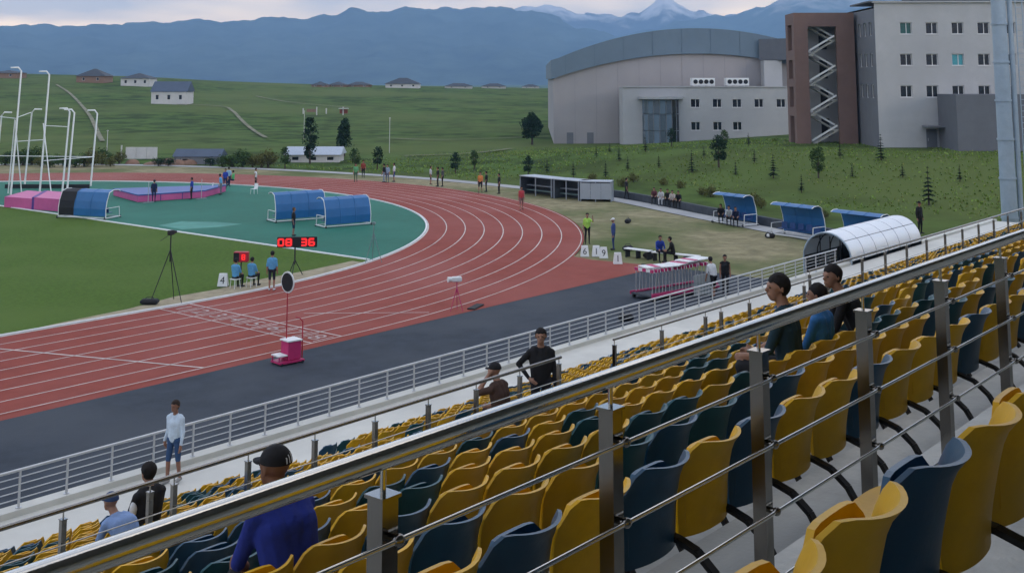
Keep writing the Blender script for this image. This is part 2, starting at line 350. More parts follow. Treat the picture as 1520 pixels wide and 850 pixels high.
outer = [p for p in oval(9.95) if p[0] > -40]
dr = MB(); far_ = offset_line(PL, -1.0); pth = [p for p in far_]
poly = [(p[0], p[1]) for p in outer if p[1] > 0 or p[0] >= 21.2] + [(p.x, p.y) for p in pth if p.x > -30] + [(31.5, -19.9), (21.6, -19.9), (21.6, -8.95), (21.3, -9.1), (20.9, -6.2), (21.2, -4.6)]
bm = bmesh.new(); vv = [bm.verts.new((x, y, -0.014)) for x, y in poly]; bm.faces.new(vv); bmesh.ops.triangulate(bm, faces=bm.faces[:]); bmesh.ops.recalc_face_normals(bm, faces=bm.faces[:])
me = bpy.data.meshes.new('verge'); bm.to_mesh(me); bm.free(); me.materials.append(M_dry); struct(link('dry_grass_verge', me))
struct(strip(PL, -0.85, 0.85, -0.004).build('path', M_pave))
wl = MB(); i0 = next(i for i, p in enumerate(PL) if p.y < 14); seg = PL[i0:]
c0, c1 = offset_line(seg, 1.15), offset_line(seg, 1.5)
wl.grid([[(p.x, p.y, -.05) for p in c0], [(p.x, p.y, .5) for p in c0], [(p.x, p.y, .5) for p in c1], [(p.x, p.y, -.05) for p in c1]], 0, False)
tag(wl.build('retaining_wall', M_kerb), 'low dark retaining wall between the path and the lawn slope', 'wall')
# dirt tracks over the hill
for P in ([(158.976, 305.867), (141.383, 265.132), (113.382, 207.317), (94.424, 170.832), (67.856, 122.481)], [(142.358, 222.23), (149.94, 206.184), (141.749, 189.3), (125.479, 164.023), (90.992, 111.16)], [(190.026, 243.029), (178.875, 213.147), (175.821, 184.353)], [(73.378, 60.869), (81.848, 57.014), (94.07, 60.356)], [(102.858, 96.928), (105.338, 83.877), (124.796, 77.74)]):
    struct(strip(resample(P, 10), -0.4, 0.4, 0.1).build('dirt_track', M_dirt))
# ------------------------------------------------------------------ grandstand
M_steel = mat('brushed_steel', (0.55, 0.54, 0.5), 0.1, metal=1.0, var=0.05, scale=3, bump=0.02, bscale=80)
M_steel_d = mat('post_steel', (0.22, 0.21, 0.195), 0.13, metal=1.0, var=0.1, scale=5)
M_galv = mat('galvanised_rail', (0.52, 0.54, 0.56), 0.4, metal=0.6, var=0.08, scale=4)
M_yel = mat('yellow_plastic', (0.66, 0.36, 0.002), 0.4, var=0.12, scale=7, bump=0.05, bscale=40, spec=0.24, big=2.2, bigcol=(0.58, 0.34, 0.02), rand=.16)
M_blu = mat('blue_plastic', (0.005, 0.058, 0.12), 0.34, var=0.14, scale=7, bump=0.05, bscale=40, spec=0.4, big=2.2, bigcol=(0.012, 0.062, 0.12), rand=.2)
M_teal = mat('faded_blue_plastic', (0.008, 0.07, 0.09), 0.42, var=0.14, scale=7, spec=0.3, rand=.2)
M_blk = mat('black_steel', (0.012, 0.012, 0.014), 0.5, var=0.1)
M_roof = mat('roof_sheet', (0.3, 0.31, 0.32), 0.6, var=0.05)
M_mast = mat('mast_paint', (0.3, 0.38, 0.45), 0.5, var=0.1, scale=1.5)
SX0, SX1 = -46.0, 43.0; CY0 = -42.851
GANG = 7.6; GANG2 = 4.17; WALK = 1.07
stand = thing('grandstand', 'concrete grandstand terraces stepping down to the track under a high roof', 'grandstand', (0, 0, 0))
def step(y0, y1, z, mm=M_conc, name='step', thick=0.45, x0=SX0, x1=SX1):
    m = MB(); m.box(((x0 + x1) / 2, CY0 + (y0 + y1) / 2, z - thick / 2), (x1 - x0, y1 - y0, thick)); return m.build(name, mm, stand)
ROWS = []                                  # (seat back y offset, floor)
for k in range(9): ROWS.append((3.05 + .85 * k, 6.99 - .3 * k))
for k in range(9): ROWS.append((12.17 + .85 * k, 3.57 - .3 * k))
for k in range(6):
    step(-5.0 + .95 * k, -5.0 + .95 * (k + 1) - (0.003 if k < 5 else -.12), GANG + .38 * (6 - k))
step(0.82, 1.72, GANG + .075, name='plinth_step', thick=0.7); step(1.723, 2.30, GANG, name='gangway', thick=0.7)
for i, (yo, fl) in enumerate(ROWS):
    a = 2.303 if i == 0 else (11.423 if i == 9 else yo - .447); b = yo + .40
    step(a, b, fl)
step(10.253, 11.42, GANG2, name='gangway', thick=0.55)
step(19.373, 22.7, WALK, M_walk, 'walkway', 0.3)
m = MB(); m.box(((SX0 + SX1) / 2, CY0 + 22.6, (WALK - .3) / 2 - .02), (SX1 - SX0, 0.2, WALK - .3 + .03)); m.build('front_wall', M_walk, stand)
m = MB(); m.box(((SX0 + SX1) / 2, CY0 + 22.55, WALK + .06), (SX1 - SX0, 0.34, 0.12)); m.build('parapet_kerb', M_walk, stand)
m = MB(); m.box(((SX0 + SX1) / 2, CY0 - 7.0, 8.0), (SX1 - SX0, 0.3, 17.0)); m.build('back_wall', M_conc, stand)
m = MB(); m.box(((SX0 + SX1) / 2, CY0 - 3.0, 17.0), (SX1 - SX0, 10.0, 0.35)); m.build('roof', M_roof, stand)
for x in range(-40, 44, 12):
    m = MB(); m.tube((x, CY0 - 6.4, 7.0), (x, CY0 - 6.4, 16.8), 0.22, n=12); m.build('roof_column', M_mast, stand)
    m = MB(); m.bar((x, CY0 - 6.4, 15.9), (x, CY0 + 1.5, 16.65), 0.2, 0.35); m.build('roof_beam', M_mast, stand)
# side wall follows the steps
sw = MB()
for i, (yo, fl) in enumerate(ROWS):
    sw.box((SX1 + .06, CY0 + yo - .02, fl / 2), (0.1, .86, fl))
sw.build('side_wall', M_conc, stand)
# stair flights in the aisles
AISLES = [(-15.0, -13.5), (0.6, 2.1), (16.0, 17.5), (31.5, 33.0), (-31.8, -30.4)]
for x0, x1 in AISLES:
    m = MB()
    for i, (yo, fl) in enumerate(ROWS):
        m.box(((x0 + x1) / 2, CY0 + yo - .25, fl + .075), (x1 - x0, .38, .148))
    m.build('stair_flight', M_walk, stand)

# ------------------------------------------------------------------ seats
def shell(n, r, zf, yf, w, th, flip=False):
    """curved seat shell: n columns, r rows; zf(s,t), yf(s,t)"""
    P = [[(w / 2 * s * (1 - .05 * (1 - t)), yf(s, t), zf(s, t)) for s in (-1 + 2 * j / n for j in range(n + 1))] for t in (i / r for i in range(r + 1))]
    return P
def back_mesh(n, r, mm, th=0.02):
    top = lambda s: 0.748 + 0.02 * s * s - 0.13 * max(0, abs(s) - .66) ** 2.2 / .0932
    P = shell(n, r, lambda s, t: 0.30 + (top(s) - 0.30) * t, lambda s, t: 0.02 - 0.10 * t ** 1.4 + (0.05 + 0.085 * t) * abs(s) ** 2.3 - .035 * max(0, t - .85) / .15 * (1 - s * s * .6), 0.485, th)
    m = MB(); m.slab(P, (0, th, 0)); m.f = [tuple(reversed(q)) for q in m.f]; return m.mesh('backrest', mm)
def pan_mesh(n, r, mm, up=True):
    if up:
        top = lambda s: 0.70 - 0.12 * max(0, abs(s) - .5) ** 2 / .25
        P = shell(n, r, lambda s, t: 0.36 + (top(s) - 0.36) * t, lambda s, t: 0.055 - .005 * t + 0.04 * (1 - abs(s) ** 2.2) * (1 - .5 * t), 0.42, .02)
        m = MB(); m.slab(P, (0, 0.022, 0))
    else:
        P = shell(n, r, lambda s, t: 0.42 - .03 * (1 - abs(s) ** 2.2) * math.sin(math.pi * t) - .02 * t * t, lambda s, t: 0.07 + 0.36 * t - .05 * t * abs(s) ** 3, 0.42, .02)
        m = MB(); m.slab(P, (0, 0, -0.022))
    m.f = [tuple(reversed(q)) for q in m.f]; return m.mesh('seat_pan', mm)
def leg_mesh(n=6, seg=7):
    m = MB(); pts = [(0.19, 0.1, 0.34), (0.19, 0.03, 0.33), (0.19, -0.07, 0.30), (0.19, -0.17, 0.22), (0.19, -0.24, 0.11), (0.19, -0.26, 0.004)]
    for a, b in zip(pts, pts[1:]): m.bar(a, b, 0.05, 0.022)
    m.bar((-.15, .09, .35), (.19, .09, .35), .04, .03); return m.mesh('support_leg', M_blk)
def rivet_mesh():
    m = MB(); m.ell((0, -0.015, 0.46), (.022, .02, .03), 8, 6); return m.mesh('bolt_cover', M_blk)
SM = {}
for key, mm in (('y', M_yel), ('b', M_blu), ('t', M_teal)):
    SM[key] = dict(back=back_mesh(16, 9, mm), up=pan_mesh(10, 5, mm), down=pan_mesh(10, 5, mm, False))
LEG = leg_mesh()
G_SEAT = 'tip-up seats in the stand rows'
def make_seat(key, down, label, group):
    t = thing('stadium_seat', label, 'seat', group=group)
    link('backrest', SM[key]['back'], t); link('seat_pan', SM[key]['down' if down else 'up'], t); link('support_leg', LEG, t); return t
fixed = {}
for i, k in enumerate('yyybybybyybyyybyy'): fixed[(1, round(-26.95 - .5 + .5 * i, 2))] = k
for i, k in enumerate('yyyybyyybyyyy'): fixed[(0, round(-28.24 + .5 * i, 2))] = k
seats = []
allrows = [(0, 1.30, GANG + .075)] + [(i + 1, yo, fl) for i, (yo, fl) in enumerate(ROWS)]
cd = Vector((math.cos(rad(YAW)), math.sin(rad(YAW)))); cr = Vector((cd.y, -cd.x)); cpos = Vector((-29.706, -42.851))
for ri, yo, fl in allrows:
    x = -28.24 - 0.5 * 6 if ri == 0 else -25.95 - 0.5 * 40
    while x < SX1 - .4:
        p = Vector((x, CY0 + yo)); v = p - cpos; F = v.dot(cd); u = v.dot(cr) / max(F, .01)
        if F > 0.8 and -0.56 < u < 0.50 and not any(a - .2 < x < b + .2 for a, b in AISLES):
            k = fixed.get((ri, round(x, 2))) or ('y' if rnd.random() < .69 else ('b' if rnd.random() < .45 else 't'))
            dn = rnd.random() < .05
            seats.append((F, ri, x, CY0 + yo, fl, k, dn))
        x = round(x + 0.5, 3)
seats.sort(key=lambda s: s[0])
protos = {}
ORD = 'first second third fourth fifth sixth seventh eighth ninth'.split()
colour = {'y': 'yellow', 'b': 'dark blue', 't': 'faded teal blue'}
for s in seats[:300]:
    F, ri, x, y, fl, k, dn = s
    if ri == 0 and abs(x + 25.74) < .01: dn = True
    if ri == 0 and abs(x + 25.74) >= .01: dn = False
    if ri == 2 and abs(x + 26.45) < .01: k, dn = 'b', True
    front = ri == 0
    lab = '%s seat, pan %s, %s' % (colour[k], 'folded down' if dn else 'tipped up', 'in the single row behind the handrail' if front else ('in the %s row below the polished handrail' % ORD[ri - 1] if ri < 10 else 'in the %s row beyond the middle railing' % ORD[ri - 10]))
    key = (k, dn, lab)
    if key in protos: t = copy_tree(protos[key])
    else: t = protos[key] = make_seat(k, dn, lab, G_SEAT)
    t.location = (x, y, fl); t.rotation_euler.z = rad(rnd.uniform(-1.2, 1.2))
# the remaining, far seats as one mass
LOW = {k: (back_mesh(6, 3, M_yel), pan_mesh(4, 2, M_yel), ) for k in 'y'}
lv = []; lf = []
for me in LOW['y']:
    o = len(lv); lv += [tuple(v.co) for v in me.vertices]; lf += [tuple(i + o for i in p.vertices) for p in me.polygons]
mass = MB(); mi = {'y': 0, 'b': 1, 't': 2}
for F, ri, x, y, fl, k, dn in seats[300:]:
    j = rnd.uniform(-.02, .02); mass.add([(a + x, b + y, c + fl + j * .4) for a, b, c in lv], lf, mi[k], True)
tag(mass.build('distant_stadium_seats', [M_yel, M_blu, M_teal]), 'far rows of yellow and blue tip-up seats down to the walkway', 'seats', None, 'stuff')

# ------------------------------------------------------------------ railings
def square_railing(label, yo, zfloor, zrail, xs, rail, bars, pw=0.055, rr=0.029, bar_r=0.007):
    """steel railing: square posts with flat caps, a pin carrying the round handrail, thin bars clamped to the posts"""
    t = thing('steel_railing', label, 'railing', (0, 0, 0)); y = CY0 + yo
    pm = MB(); ptop = zrail - 0.095
    pm.box((0, 0, (ptop + zfloor) / 2), (pw, pw, ptop - zfloor)); pm.box((0, 0, ptop + .004), (pw + .012, pw + .012, .009)); pm.box((0, 0, zfloor + .006), (.13, .13, .012))
    pme = pm.mesh('post', M_steel_d)
    nm = MB(); nm.tube((0, 0, ptop + .008), (0, 0, zrail - rr + .004), 0.008, n=8); nme = nm.mesh('pin', M_steel)
    cm = MB(); cm.tube((0, -pw / 2 - .03, 0), (0, -pw / 2 + .002, 0), .011, n=8); cm.ell((0, -pw / 2 - .03, 0), (.02, .016, .016), 8, 6)
    cme = cm.mesh('clamp', M_steel_d)
    for x in xs:
        p = link('post', pme, t, (x, y, 0)); link('pin', nme, p)
        for z in (bars if yo < 3 and x < -12 else []): link('clamp', cme, p, (0, 0, z))
    for a, b in rail:
        m = MB(); m.path([(a, y, zrail), (b, y, zrail)], rr, 20); m.build('handrail', M_steel if yo < 3 else M_steel_d, t)
        for z in bars: m = MB(); m.tube((a + .05, y - pw / 2 - .03, z), (b - .05, y - pw / 2 - .03, z), bar_r, n=8); m.build('rail_bar', M_steel, t)
    return t
square_railing('polished steel handrail on square posts along the upper gangway edge', 2.18, GANG - .25, 8.56, [-31.6 + i for i in range(72) if -31.6 + i < SX1 - .5], [(-33.0, SX1 - .5)], [8.375, 8.135, 7.895, 7.655])
xs = [-24.28 - i for i in range(6)] + [-23.28, -22.28, -21.98, -20.98, -19.97, -18.95, -17.95, -16.96, -15.97, -15.0]
square_railing('steel railing with dark posts along the middle gangway, ending at the stair', 11.30, GANG2, 5.18, xs, [(-30, -14.95)], [4.86, 4.55], 0.055, 0.024)
square_railing('steel railing with dark posts along the middle gangway, beyond the stair', 11.30, GANG2, 5.20, [-13.47, -12.0, -10.48, -9.89, -8.76, -7.5, -6.3, -5.1], [(-13.5, -5.05)], [4.86, 4.55], 0.055, 0.018)
square_railing('long steel railing stepped forward over the lower tier past the stair', 12.02, 3.57, 5.13, [-4.5 + 1.5 * i for i in range(31)], [(-4.6, SX1 - .5)], [4.75, 4.4], 0.055, 0.03)
# front railing: round posts, five rails
fr = thing('front_railing', 'pale galvanised railing of five rails along the walkway above the apron', 'railing', (0, 0, 0)); yf = CY0 + 22.5; zb = WALK + .12
pm = MB(); pm.tube((0, 0, zb), (0, 0, 1.88), 0.025, n=10); pm.tube((0, 0, zb), (0, 0, zb + .015), .06, n=10); pme = pm.mesh('post', M_galv)
x = -27.87
while x < 20.6: link('post', pme, fr, (x, yf, 0)); x += 1.0
m = MB(); m.tube((-28.5, yf, 1.90), (20.3, yf, 1.90), .03, n=12); m.build('handrail', M_galv, fr)
for i in range(4): m = MB(); m.tube((-28.5, yf, 1.36 + .135 * i), (20.3, yf, 1.36 + .135 * i), .012, n=8); m.build('rail_bar', M_galv, fr)
# ------------------------------------------------------------------ buildings
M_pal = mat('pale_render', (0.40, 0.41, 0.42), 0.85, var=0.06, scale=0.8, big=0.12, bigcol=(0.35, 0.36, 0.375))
M_gry = mat('grey_render_and_shade', (0.155, 0.165, 0.185), 0.85, var=0.07, scale=0.8)
M_drk = mat('slate_render', (0.125, 0.135, 0.155), 0.85, var=0.07, scale=0.8)
M_cla = mat('hall_cladding', (0.34, 0.325, 0.33), 0.8, var=0.05, scale=0.3, big=0.05, bigcol=(0.3, 0.295, 0.305))
M_zinc = mat('zinc_fascia', (0.13, 0.185, 0.24), 0.55, metal=0.2, var=0.07, scale=0.25)
M_brn = mat('brown_cladding', (0.17, 0.11, 0.095), 0.85, var=0.09, scale=0.8)
M_brd = mat('brown_shade_cladding', (0.15, 0.097, 0.085), 0.85, var=0.09, scale=0.8)
M_glass = mat('window_glass', (0.012, 0.016, 0.022), 0.12, var=0.2, scale=0.7, spec=0.6)
M_glass_b = mat('pale_glass', (0.09, 0.12, 0.15), 0.15, var=0.2, spec=.6)
M_glass_t = mat('tinted_glass', (0.02, 0.09, 0.085), 0.12, var=0.2, spec=0.6)
M_glass_l = mat('cyan_blind', (0.05, 0.3, 0.36), 0.3, var=0.15, spec=0.6)
M_frame = mat('pvc_frame', (0.62, 0.63, 0.64), 0.5, var=0.04)
M_silver_d = mat('bay_frame', (0.2, 0.22, 0.25), .5)
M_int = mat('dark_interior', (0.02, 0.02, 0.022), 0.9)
def facade(m, o, ux, W, H, ops, depth, mi=0, inward=None):
    """wall sheet with real openings: o lower-left corner, ux unit vector along the wall, openings (x0,x1,z0,z1), reveals of given depth"""
    o, ux = Vector(o), Vector(ux).normalized(); uz = Vector((0, 0, 1)); iw = Vector(inward) if inward else ux.cross(uz) * -1
    xs = sorted({0, W} | {v for q in ops for v in q[:2]}); zs = sorted({0, H} | {v for q in ops for v in q[2:]})
    P = lambda x, z, d=0: o + ux * x + uz * z + iw * d
    for a, b in zip(xs, xs[1:]):
        for c, d in zip(zs, zs[1:]):
            if any(q[0] <= a and b <= q[1] and q[2] <= c and d <= q[3] for q in ops): continue
            m.add([P(a, c), P(b, c), P(b, d), P(a, d)], [(0, 1, 2, 3)], mi)
    for x0, x1, z0, z1 in ops:
        for p, q in (((x0, z0), (x1, z0)), ((x1, z0), (x1, z1)), ((x1, z1), (x0, z1)), ((x0, z1), (x0, z0))):
            m.add([P(*p), P(*q), P(*q, depth), P(*p, depth)], [(0, 3, 2, 1)], mi)
WIN = {}
def window(parent, x, y, z, w, h, rz=0.0, glass=M_glass, sill=True):
    """window set in an opening: frame with mullion > pane, sill; x,y,z = lower left of the opening on the recessed plane"""
    key = (w, h)
    if key not in WIN:
        f = MB(); t = .07
        f.box((w / 2, 0, t / 2), (w, .06, t)); f.box((w / 2, 0, h - t / 2), (w, .06, t)); f.box((t / 2, 0, h / 2), (t, .06, h - 2 * t)); f.box((w - t / 2, 0, h / 2), (t, .06, h - 2 * t))
        if w > .9: f.box((w * .55, 0, h / 2), (t, .06, h - 2 * t))
        p = MB(); p.box((w / 2, .05, h / 2), (w - .02, .02, h - .02)); s = MB(); s.box((w / 2, -.12, -.03), (w + .12, .2, .04))
        WIN[key] = (f.mesh('window', M_frame), p, s.mesh('sill', M_frame), {})
    fm, p, sm, pm = WIN[key]
    if glass.name not in pm: pm[glass.name] = p.mesh('pane', glass)
    f = link('window', fm, parent, (x, y, z), rz); link('pane', pm[glass.name], f)
    if sill: link('sill', sm, f)
    return f
BR = FACE
# --- main block (pale), local x along the facade, y away from the track
c0 = (88.028, 4.893, 2.306); zb_ = 2.2
mb = thing('office_block', 'tall pale four storey block with a dark annex at its foot', 'building', (c0[0], c0[1], zb_), BR - rad(2))
SH = 3.34; z_of = lambda k: (9.505 - zb_) + (119.6 - (135.5 - 46 * k)) / 1678 * 121.5 - .62     # sill heights, row 0 lowest
Hm = 15.55; ops = []; wx = [2.65 + 2.72 * i for i in range(5)] + [18.2]
for k in range(3):
    for i, xx in enumerate(wx): ops.append((xx - .12 * (2 - k), xx + 1.25 - .12 * (2 - k), z_of(k), z_of(k) + 1.25))
m = MB(); facade(m, (0, 0, 0), (1, 0, 0), 24, Hm, ops, .22, 0, (0, 1, 0))
sops = []
for k in range(3):
    for yy in (1.35, 3.45, 5.5): sops.append((8.2 - yy - .95, 8.2 - yy, z_of(k) - .1, z_of(k) + 1.35))
m.add([(24, 0, 0), (24, 18, 0), (24, 18, Hm), (24, 0, Hm)], [(0, 1, 2, 3)]); m.add([(0, 18, 0), (0, 18, Hm), (24, 18, Hm), (24, 18, 0)], [(0, 1, 2, 3)]); m.add([(0, .3, Hm - .4), (24, .3, Hm - .4), (24, 18, Hm - .4), (0, 18, Hm - .4)], [(0, 1, 2, 3)])
m.build('wall', M_pal, mb)
m = MB(); facade(m, (0, 8.2, 0), (0, -1, 0), 8.2, Hm - .6, sops, .2, 0, (1, 0, 0)); m.add([(0, 8.2, 0), (0, 18, 0), (0, 18, Hm - .6), (0, 8.2, Hm - .6)], [(0, 1, 2, 3)]); m.build('side_wall', M_gry, mb)  # shade on this flank is painted in as a darker grey
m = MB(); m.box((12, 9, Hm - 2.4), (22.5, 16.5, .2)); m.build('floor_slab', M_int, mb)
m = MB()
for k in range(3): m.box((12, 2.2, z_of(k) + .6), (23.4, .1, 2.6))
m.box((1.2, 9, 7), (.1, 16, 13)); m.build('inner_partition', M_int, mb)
for k in range(3):
    for i, xx in enumerate(wx):
        g = M_glass_t if (k, i) == (2, 0) else (M_glass_l if (k, i) == (1, 2) else M_glass)
        window(mb, xx - .12 * (2 - k), .17, z_of(k), 1.25, 1.25, glass=g)
    for yy in (1.35, 3.45, 5.5): window(mb, .16, yy + .95, z_of(k) - .1, .95, 1.45, rad(-90), sill=False)
m = MB(); m.box((12, 0.0, Hm + .06), (24.3, .5, .14)); m.build('parapet', M_pal, mb)
m = MB(); m.box((9.0, 3.0, Hm + .7), (9.0, 4.0, 1.3)); m.build('roof_housing', M_drk, mb)
m = MB(); m.prism([(-.2, 1.2), (24, 1.2), (24, 9), (-.2, 9)], Hm + .14, Hm + .3); m.build('roof', M_drk, mb)
an = MB(); an.box((10.2, -2.9, 2.85), (8.0, 5.6, 6.1)); an.build('annex', M_drk, mb)
m = MB(); m.box((5.4, -1.1, 2.55), (1.9, 2.0, .16)); m.build('porch_canopy', M_gry, mb)
m = MB(); m.box((5.45, -.03, 1.1), (1.1, .06, 2.3)); dd = m.build('door', M_drk, mb); m = MB(); m.tube((5.05, -.1, 1.0), (5.05, -.1, 1.3), .02); m.build('handle', M_frame, dd)
# --- brown stair tower
tw = thing('stair_tower', 'brown clad open stair tower with white zigzag flights beside the office block', 'building', (c0[0], c0[1], zb_), BR - rad(2))
TX0, TX1, TY, TH = -7.1, -0.35, 7.0, 14.9
m = MB(); facade(m, (TX0, TY, 0), (1, 0, 0), TX1 - TX0, TH, [(1.55, 4.75, .0, TH - 1.55)], .5, 0, (0, 1, 0))
lo = [(1.2, 3.4, .3, 3.3), (1.2, 3.4, 4.3, 6.6), (1.2, 3.4, 7.5, 9.6), (1.2, 3.4, 10.7, 13.6)]
facade(m, (TX0, TY + 4.6, 0), (0, -1, 0), 4.6, TH, lo, .5, 0, (1, 0, 0))
m.add([(TX1, TY, 0), (TX1, TY + 4.6, 0), (TX1, TY + 4.6, TH), (TX1, TY, TH)], [(0, 1, 2, 3)])
m.add([(TX0, TY, TH), (TX1, TY, TH), (TX1, TY + 4.6, TH), (TX0, TY + 4.6, TH)], [(0, 1, 2, 3)])
m.add([(TX0, TY + 4.6, 0), (TX0, TY + 4.6, TH), (TX1, TY + 4.6, TH), (TX1, TY + 4.6, 0)], [(0, 1, 2, 3)]); m.build('wall', M_brn, tw)
m = MB(); m.box((TX0 + 3.3, TY + 4.0, 7), (5.8, .1, 13.6)); m.build('back_wall', M_pal, tw)
for k in range(4):
    m = MB(); m.box((TX0 + 4.1, TY + 3.92, 1.9 + 3.34 * k), (.9, .08, 2.1)); m.build('door', M_int, tw)
    z0 = .1 + 3.34 * k; hz = 1.67
    a, b_ = (TX0 + 1.75, z0), (TX0 + 4.6, z0 + hz)
    for (p, q, yy) in ((a, b_, .9), (b_, (a[0], z0 + 2 * hz), 2.0)):
        m = MB(); m.bar((p[0], TY + yy, p[1]), (q[0], TY + yy, q[1]), .95, .18); m.build('stair_flight', M_conc, tw)
        m = MB(); m.bar((p[0], TY + yy - .5, p[1] + .55), (q[0], TY + yy - .5, q[1] + .55), .05, .2); m.build('stair_rail', M_white, tw)
    m = MB(); m.box((TX0 + 1.9, TY + 1.5, z0 + 2 * hz), (.8, 2.2, .16)); m.build('landing', M_conc, tw)
    m = MB(); m.box((TX0 + 4.4, TY + 1.5, z0 + hz), (.7, 2.2, .16)); m.build('landing', M_conc, tw)
# --- sports hall with arched roof
ha = (109.568, 64.944, -0.052)
hall = thing('sports_hall', 'huge grey sports hall with a shallow arched blue grey roof fascia', 'building', (ha[0], ha[1], -.6), BR - rad(1))
def arc(x, W, e, ap): t = 2 * x / W - 1; return e + (ap - e) * (1 - abs(t) ** 2.0)
HW = 44.0; N_ = 40; Xs = [HW * i / N_ for i in range(N_ + 1)]
m = MB(); bot = lambda x: arc(x, HW, 10.4, 14.2); top = lambda x: arc(x, HW + .0, 13.2, 18.1)
m.grid([[(x, 0, 0) for x in Xs], [(x, 0, bot(x)) for x in Xs]], 0, False); m.grid([[(0, 0, 0), (0, 0, bot(0))], [(0, 60, 0), (0, 60, bot(0))]], 0, False); m.grid([[(HW, 0, 0), (HW, 60, 0)], [(HW, 0, bot(HW)), (HW, 60, bot(HW))]], 0, False)
m.build('wall', M_cla, hall)
m = MB(); Xf = [-.4 + (HW + .8) * i / N_ for i in range(N_ + 1)]; fb = lambda x: bot(min(max(x, 0), HW)); ft = lambda x: top(min(max(x, 0), HW))
m.grid([[(x, -.55, fb(x)) for x in Xf], [(x, -.55, ft(x)) for x in Xf], [(x, 61, ft(x)) for x in Xf]], 0, False); m.grid([[(x, -.55, fb(x)) for x in Xf], [(x, .6, fb(x)) for x in Xf]], 0, False)
for xe in (Xf[0], Xf[-1]): m.add([(xe, -.55, fb(xe)), (xe, 61, fb(xe)), (xe, 61, ft(xe)), (xe, -.55, ft(xe))], [(0, 1, 2, 3)])
m.build('roof', M_zinc, hall)
m = MB()
for x in Xf[2::4]: m.box((x, -.57, (fb(x) + ft(x)) / 2), (.06, .04, ft(x) - fb(x) - .1))
m.build('fascia_joint', mat('zinc_seam', (0.1, 0.15, 0.2), .6), hall)['kind'] = 'stuff'
m = MB()
for x in Xs[3::3]: m.box((x, -.012, bot(x) / 2), (.05, .03, bot(x) - .2))
m.build('cladding_joint', mat('cladding_seam', (0.27, 0.26, 0.27), .8), hall)['kind'] = 'stuff'
m = MB(); m.box((33.2, -1.6, 8.6), (2.7, 2.6, 9.0)); m.build('service_shaft', M_pal, hall)
m = MB(); m.prism([(31.5, -1.2), (37.5, -1.2), (37.5, -4), (35, -4)], 13.2, 16.4); m.build('roof_hood', M_drk, hall)
for x in (2.5, 5.6): m = MB(); m.box((x, -.03, 1.2), (1.0, .08, 2.0)); d_ = m.build('door', M_gry, hall)
# --- low two storey building in front of the hall
la = (109.74, 52.245, 0.673)
low = thing('service_building', 'low pale two storey building with a glazed entrance in front of the hall', 'building', (la[0], la[1], -.3), BR + rad(2))
LW, LH = 31.0, 8.8; ops = []; zr = lambda k: (9.505 + .3) + (119.6 - (187 - 33.5 * k)) / 1678 * 166 - .6
lx = [10.05, 13.3, 16.25, 19.5, 22.8, 26.0, 29.0]
for k in range(2):
    for i, xx in enumerate(lx):
        if k or i not in (3, 4): ops.append((xx, xx + 1.35, zr(k), zr(k) + 1.25))
m = MB(); facade(m, (0, 0, 0), (1, 0, 0), LW, LH, ops, .2, 0, (0, 1, 0)); m.add([(0, 0, 0), (0, 0, LH), (0, 4, LH), (0, 4, 0)], [(0, 1, 2, 3)]); m.add([(0, 0, LH), (LW, 0, LH), (LW, 5, LH), (0, 5, LH)], [(0, 1, 2, 3)]); m.build('wall', M_pal, low)
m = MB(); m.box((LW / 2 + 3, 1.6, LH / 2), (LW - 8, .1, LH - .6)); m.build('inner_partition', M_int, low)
for x0, x1, z0, z1 in ops: window(low, x0, .15, z0, 1.35, 1.25)
m = MB(); m.box((LW / 2, -.02, LH + .08), (LW + .2, .3, .16)); m.build('parapet', M_pal, low)
# glazed bay: half round, panels between mullions
bx, br = 5.6, 2.7
for k in range(9):
    a0, a1 = math.pi + math.pi * k / 9, math.pi + math.pi * (k + 1) / 9
    p = [(bx + br * math.cos(a), br * math.sin(a) * .7) for a in (a0 + .03, a1 - .03)]
    for z0, z1 in ((.3, 2.5), (2.6, 4.9), (5.0, 7.0)):
        m = MB(); m.add([(p[0][0], p[0][1], z0), (p[1][0], p[1][1], z0), (p[1][0], p[1][1], z1), (p[0][0], p[0][1], z1)], [(0, 1, 2, 3)]); m.build('glass_panel', M_glass if k in (6, 7) else (M_zinc if (k + int(z0)) % 2 else M_glass_b), low)
    m = MB(); m.tube((bx + br * math.cos(a0), br * math.sin(a0) * .7, 0), (bx + br * math.cos(a0), br * math.sin(a0) * .7, 7.1), .05, n=6); m.build('mullion', M_silver_d, low)
m = MB(); m.prism([(bx + 3.3 * math.cos(a), 3.3 * math.sin(a) * .75) for a in (math.pi + math.pi * k / 14 for k in range(15))], 7.1, 7.5); m.build('entrance_canopy', M_pal, low)
for x in (12.2, 17.3):
    u = thing('roof_cooler', 'white rooftop cooling unit with dark fans, %s' % ('next to the service shaft' if x > 15 else 'nearer the glazed entrance'), 'cooling unit', tuple(low.matrix_world.translation), 0, 'rooftop cooling units')
    u.location = low.location + Vector((math.cos(low.rotation_euler.z) * x - math.sin(low.rotation_euler.z) * 1.6, math.sin(low.rotation_euler.z) * x + math.cos(low.rotation_euler.z) * 1.6, LH)); u.rotation_euler.z = low.rotation_euler.z
    m = MB(); m.box((0, 0, .78), (3.4, 1.6, 1.15), bev=.05); m.build('casing', M_white, u)
    for i in range(4):
        m = MB(); m.tube((-1.2 + .8 * i, -.8, .82), (-1.2 + .8 * i, -.87, .82), .33, n=14); m.build('fan', M_int, u)
        m = MB(); m.box((-1.5 + i, 0, .1), (.12, 1.2, .2)); m.build('foot', M_int, u)
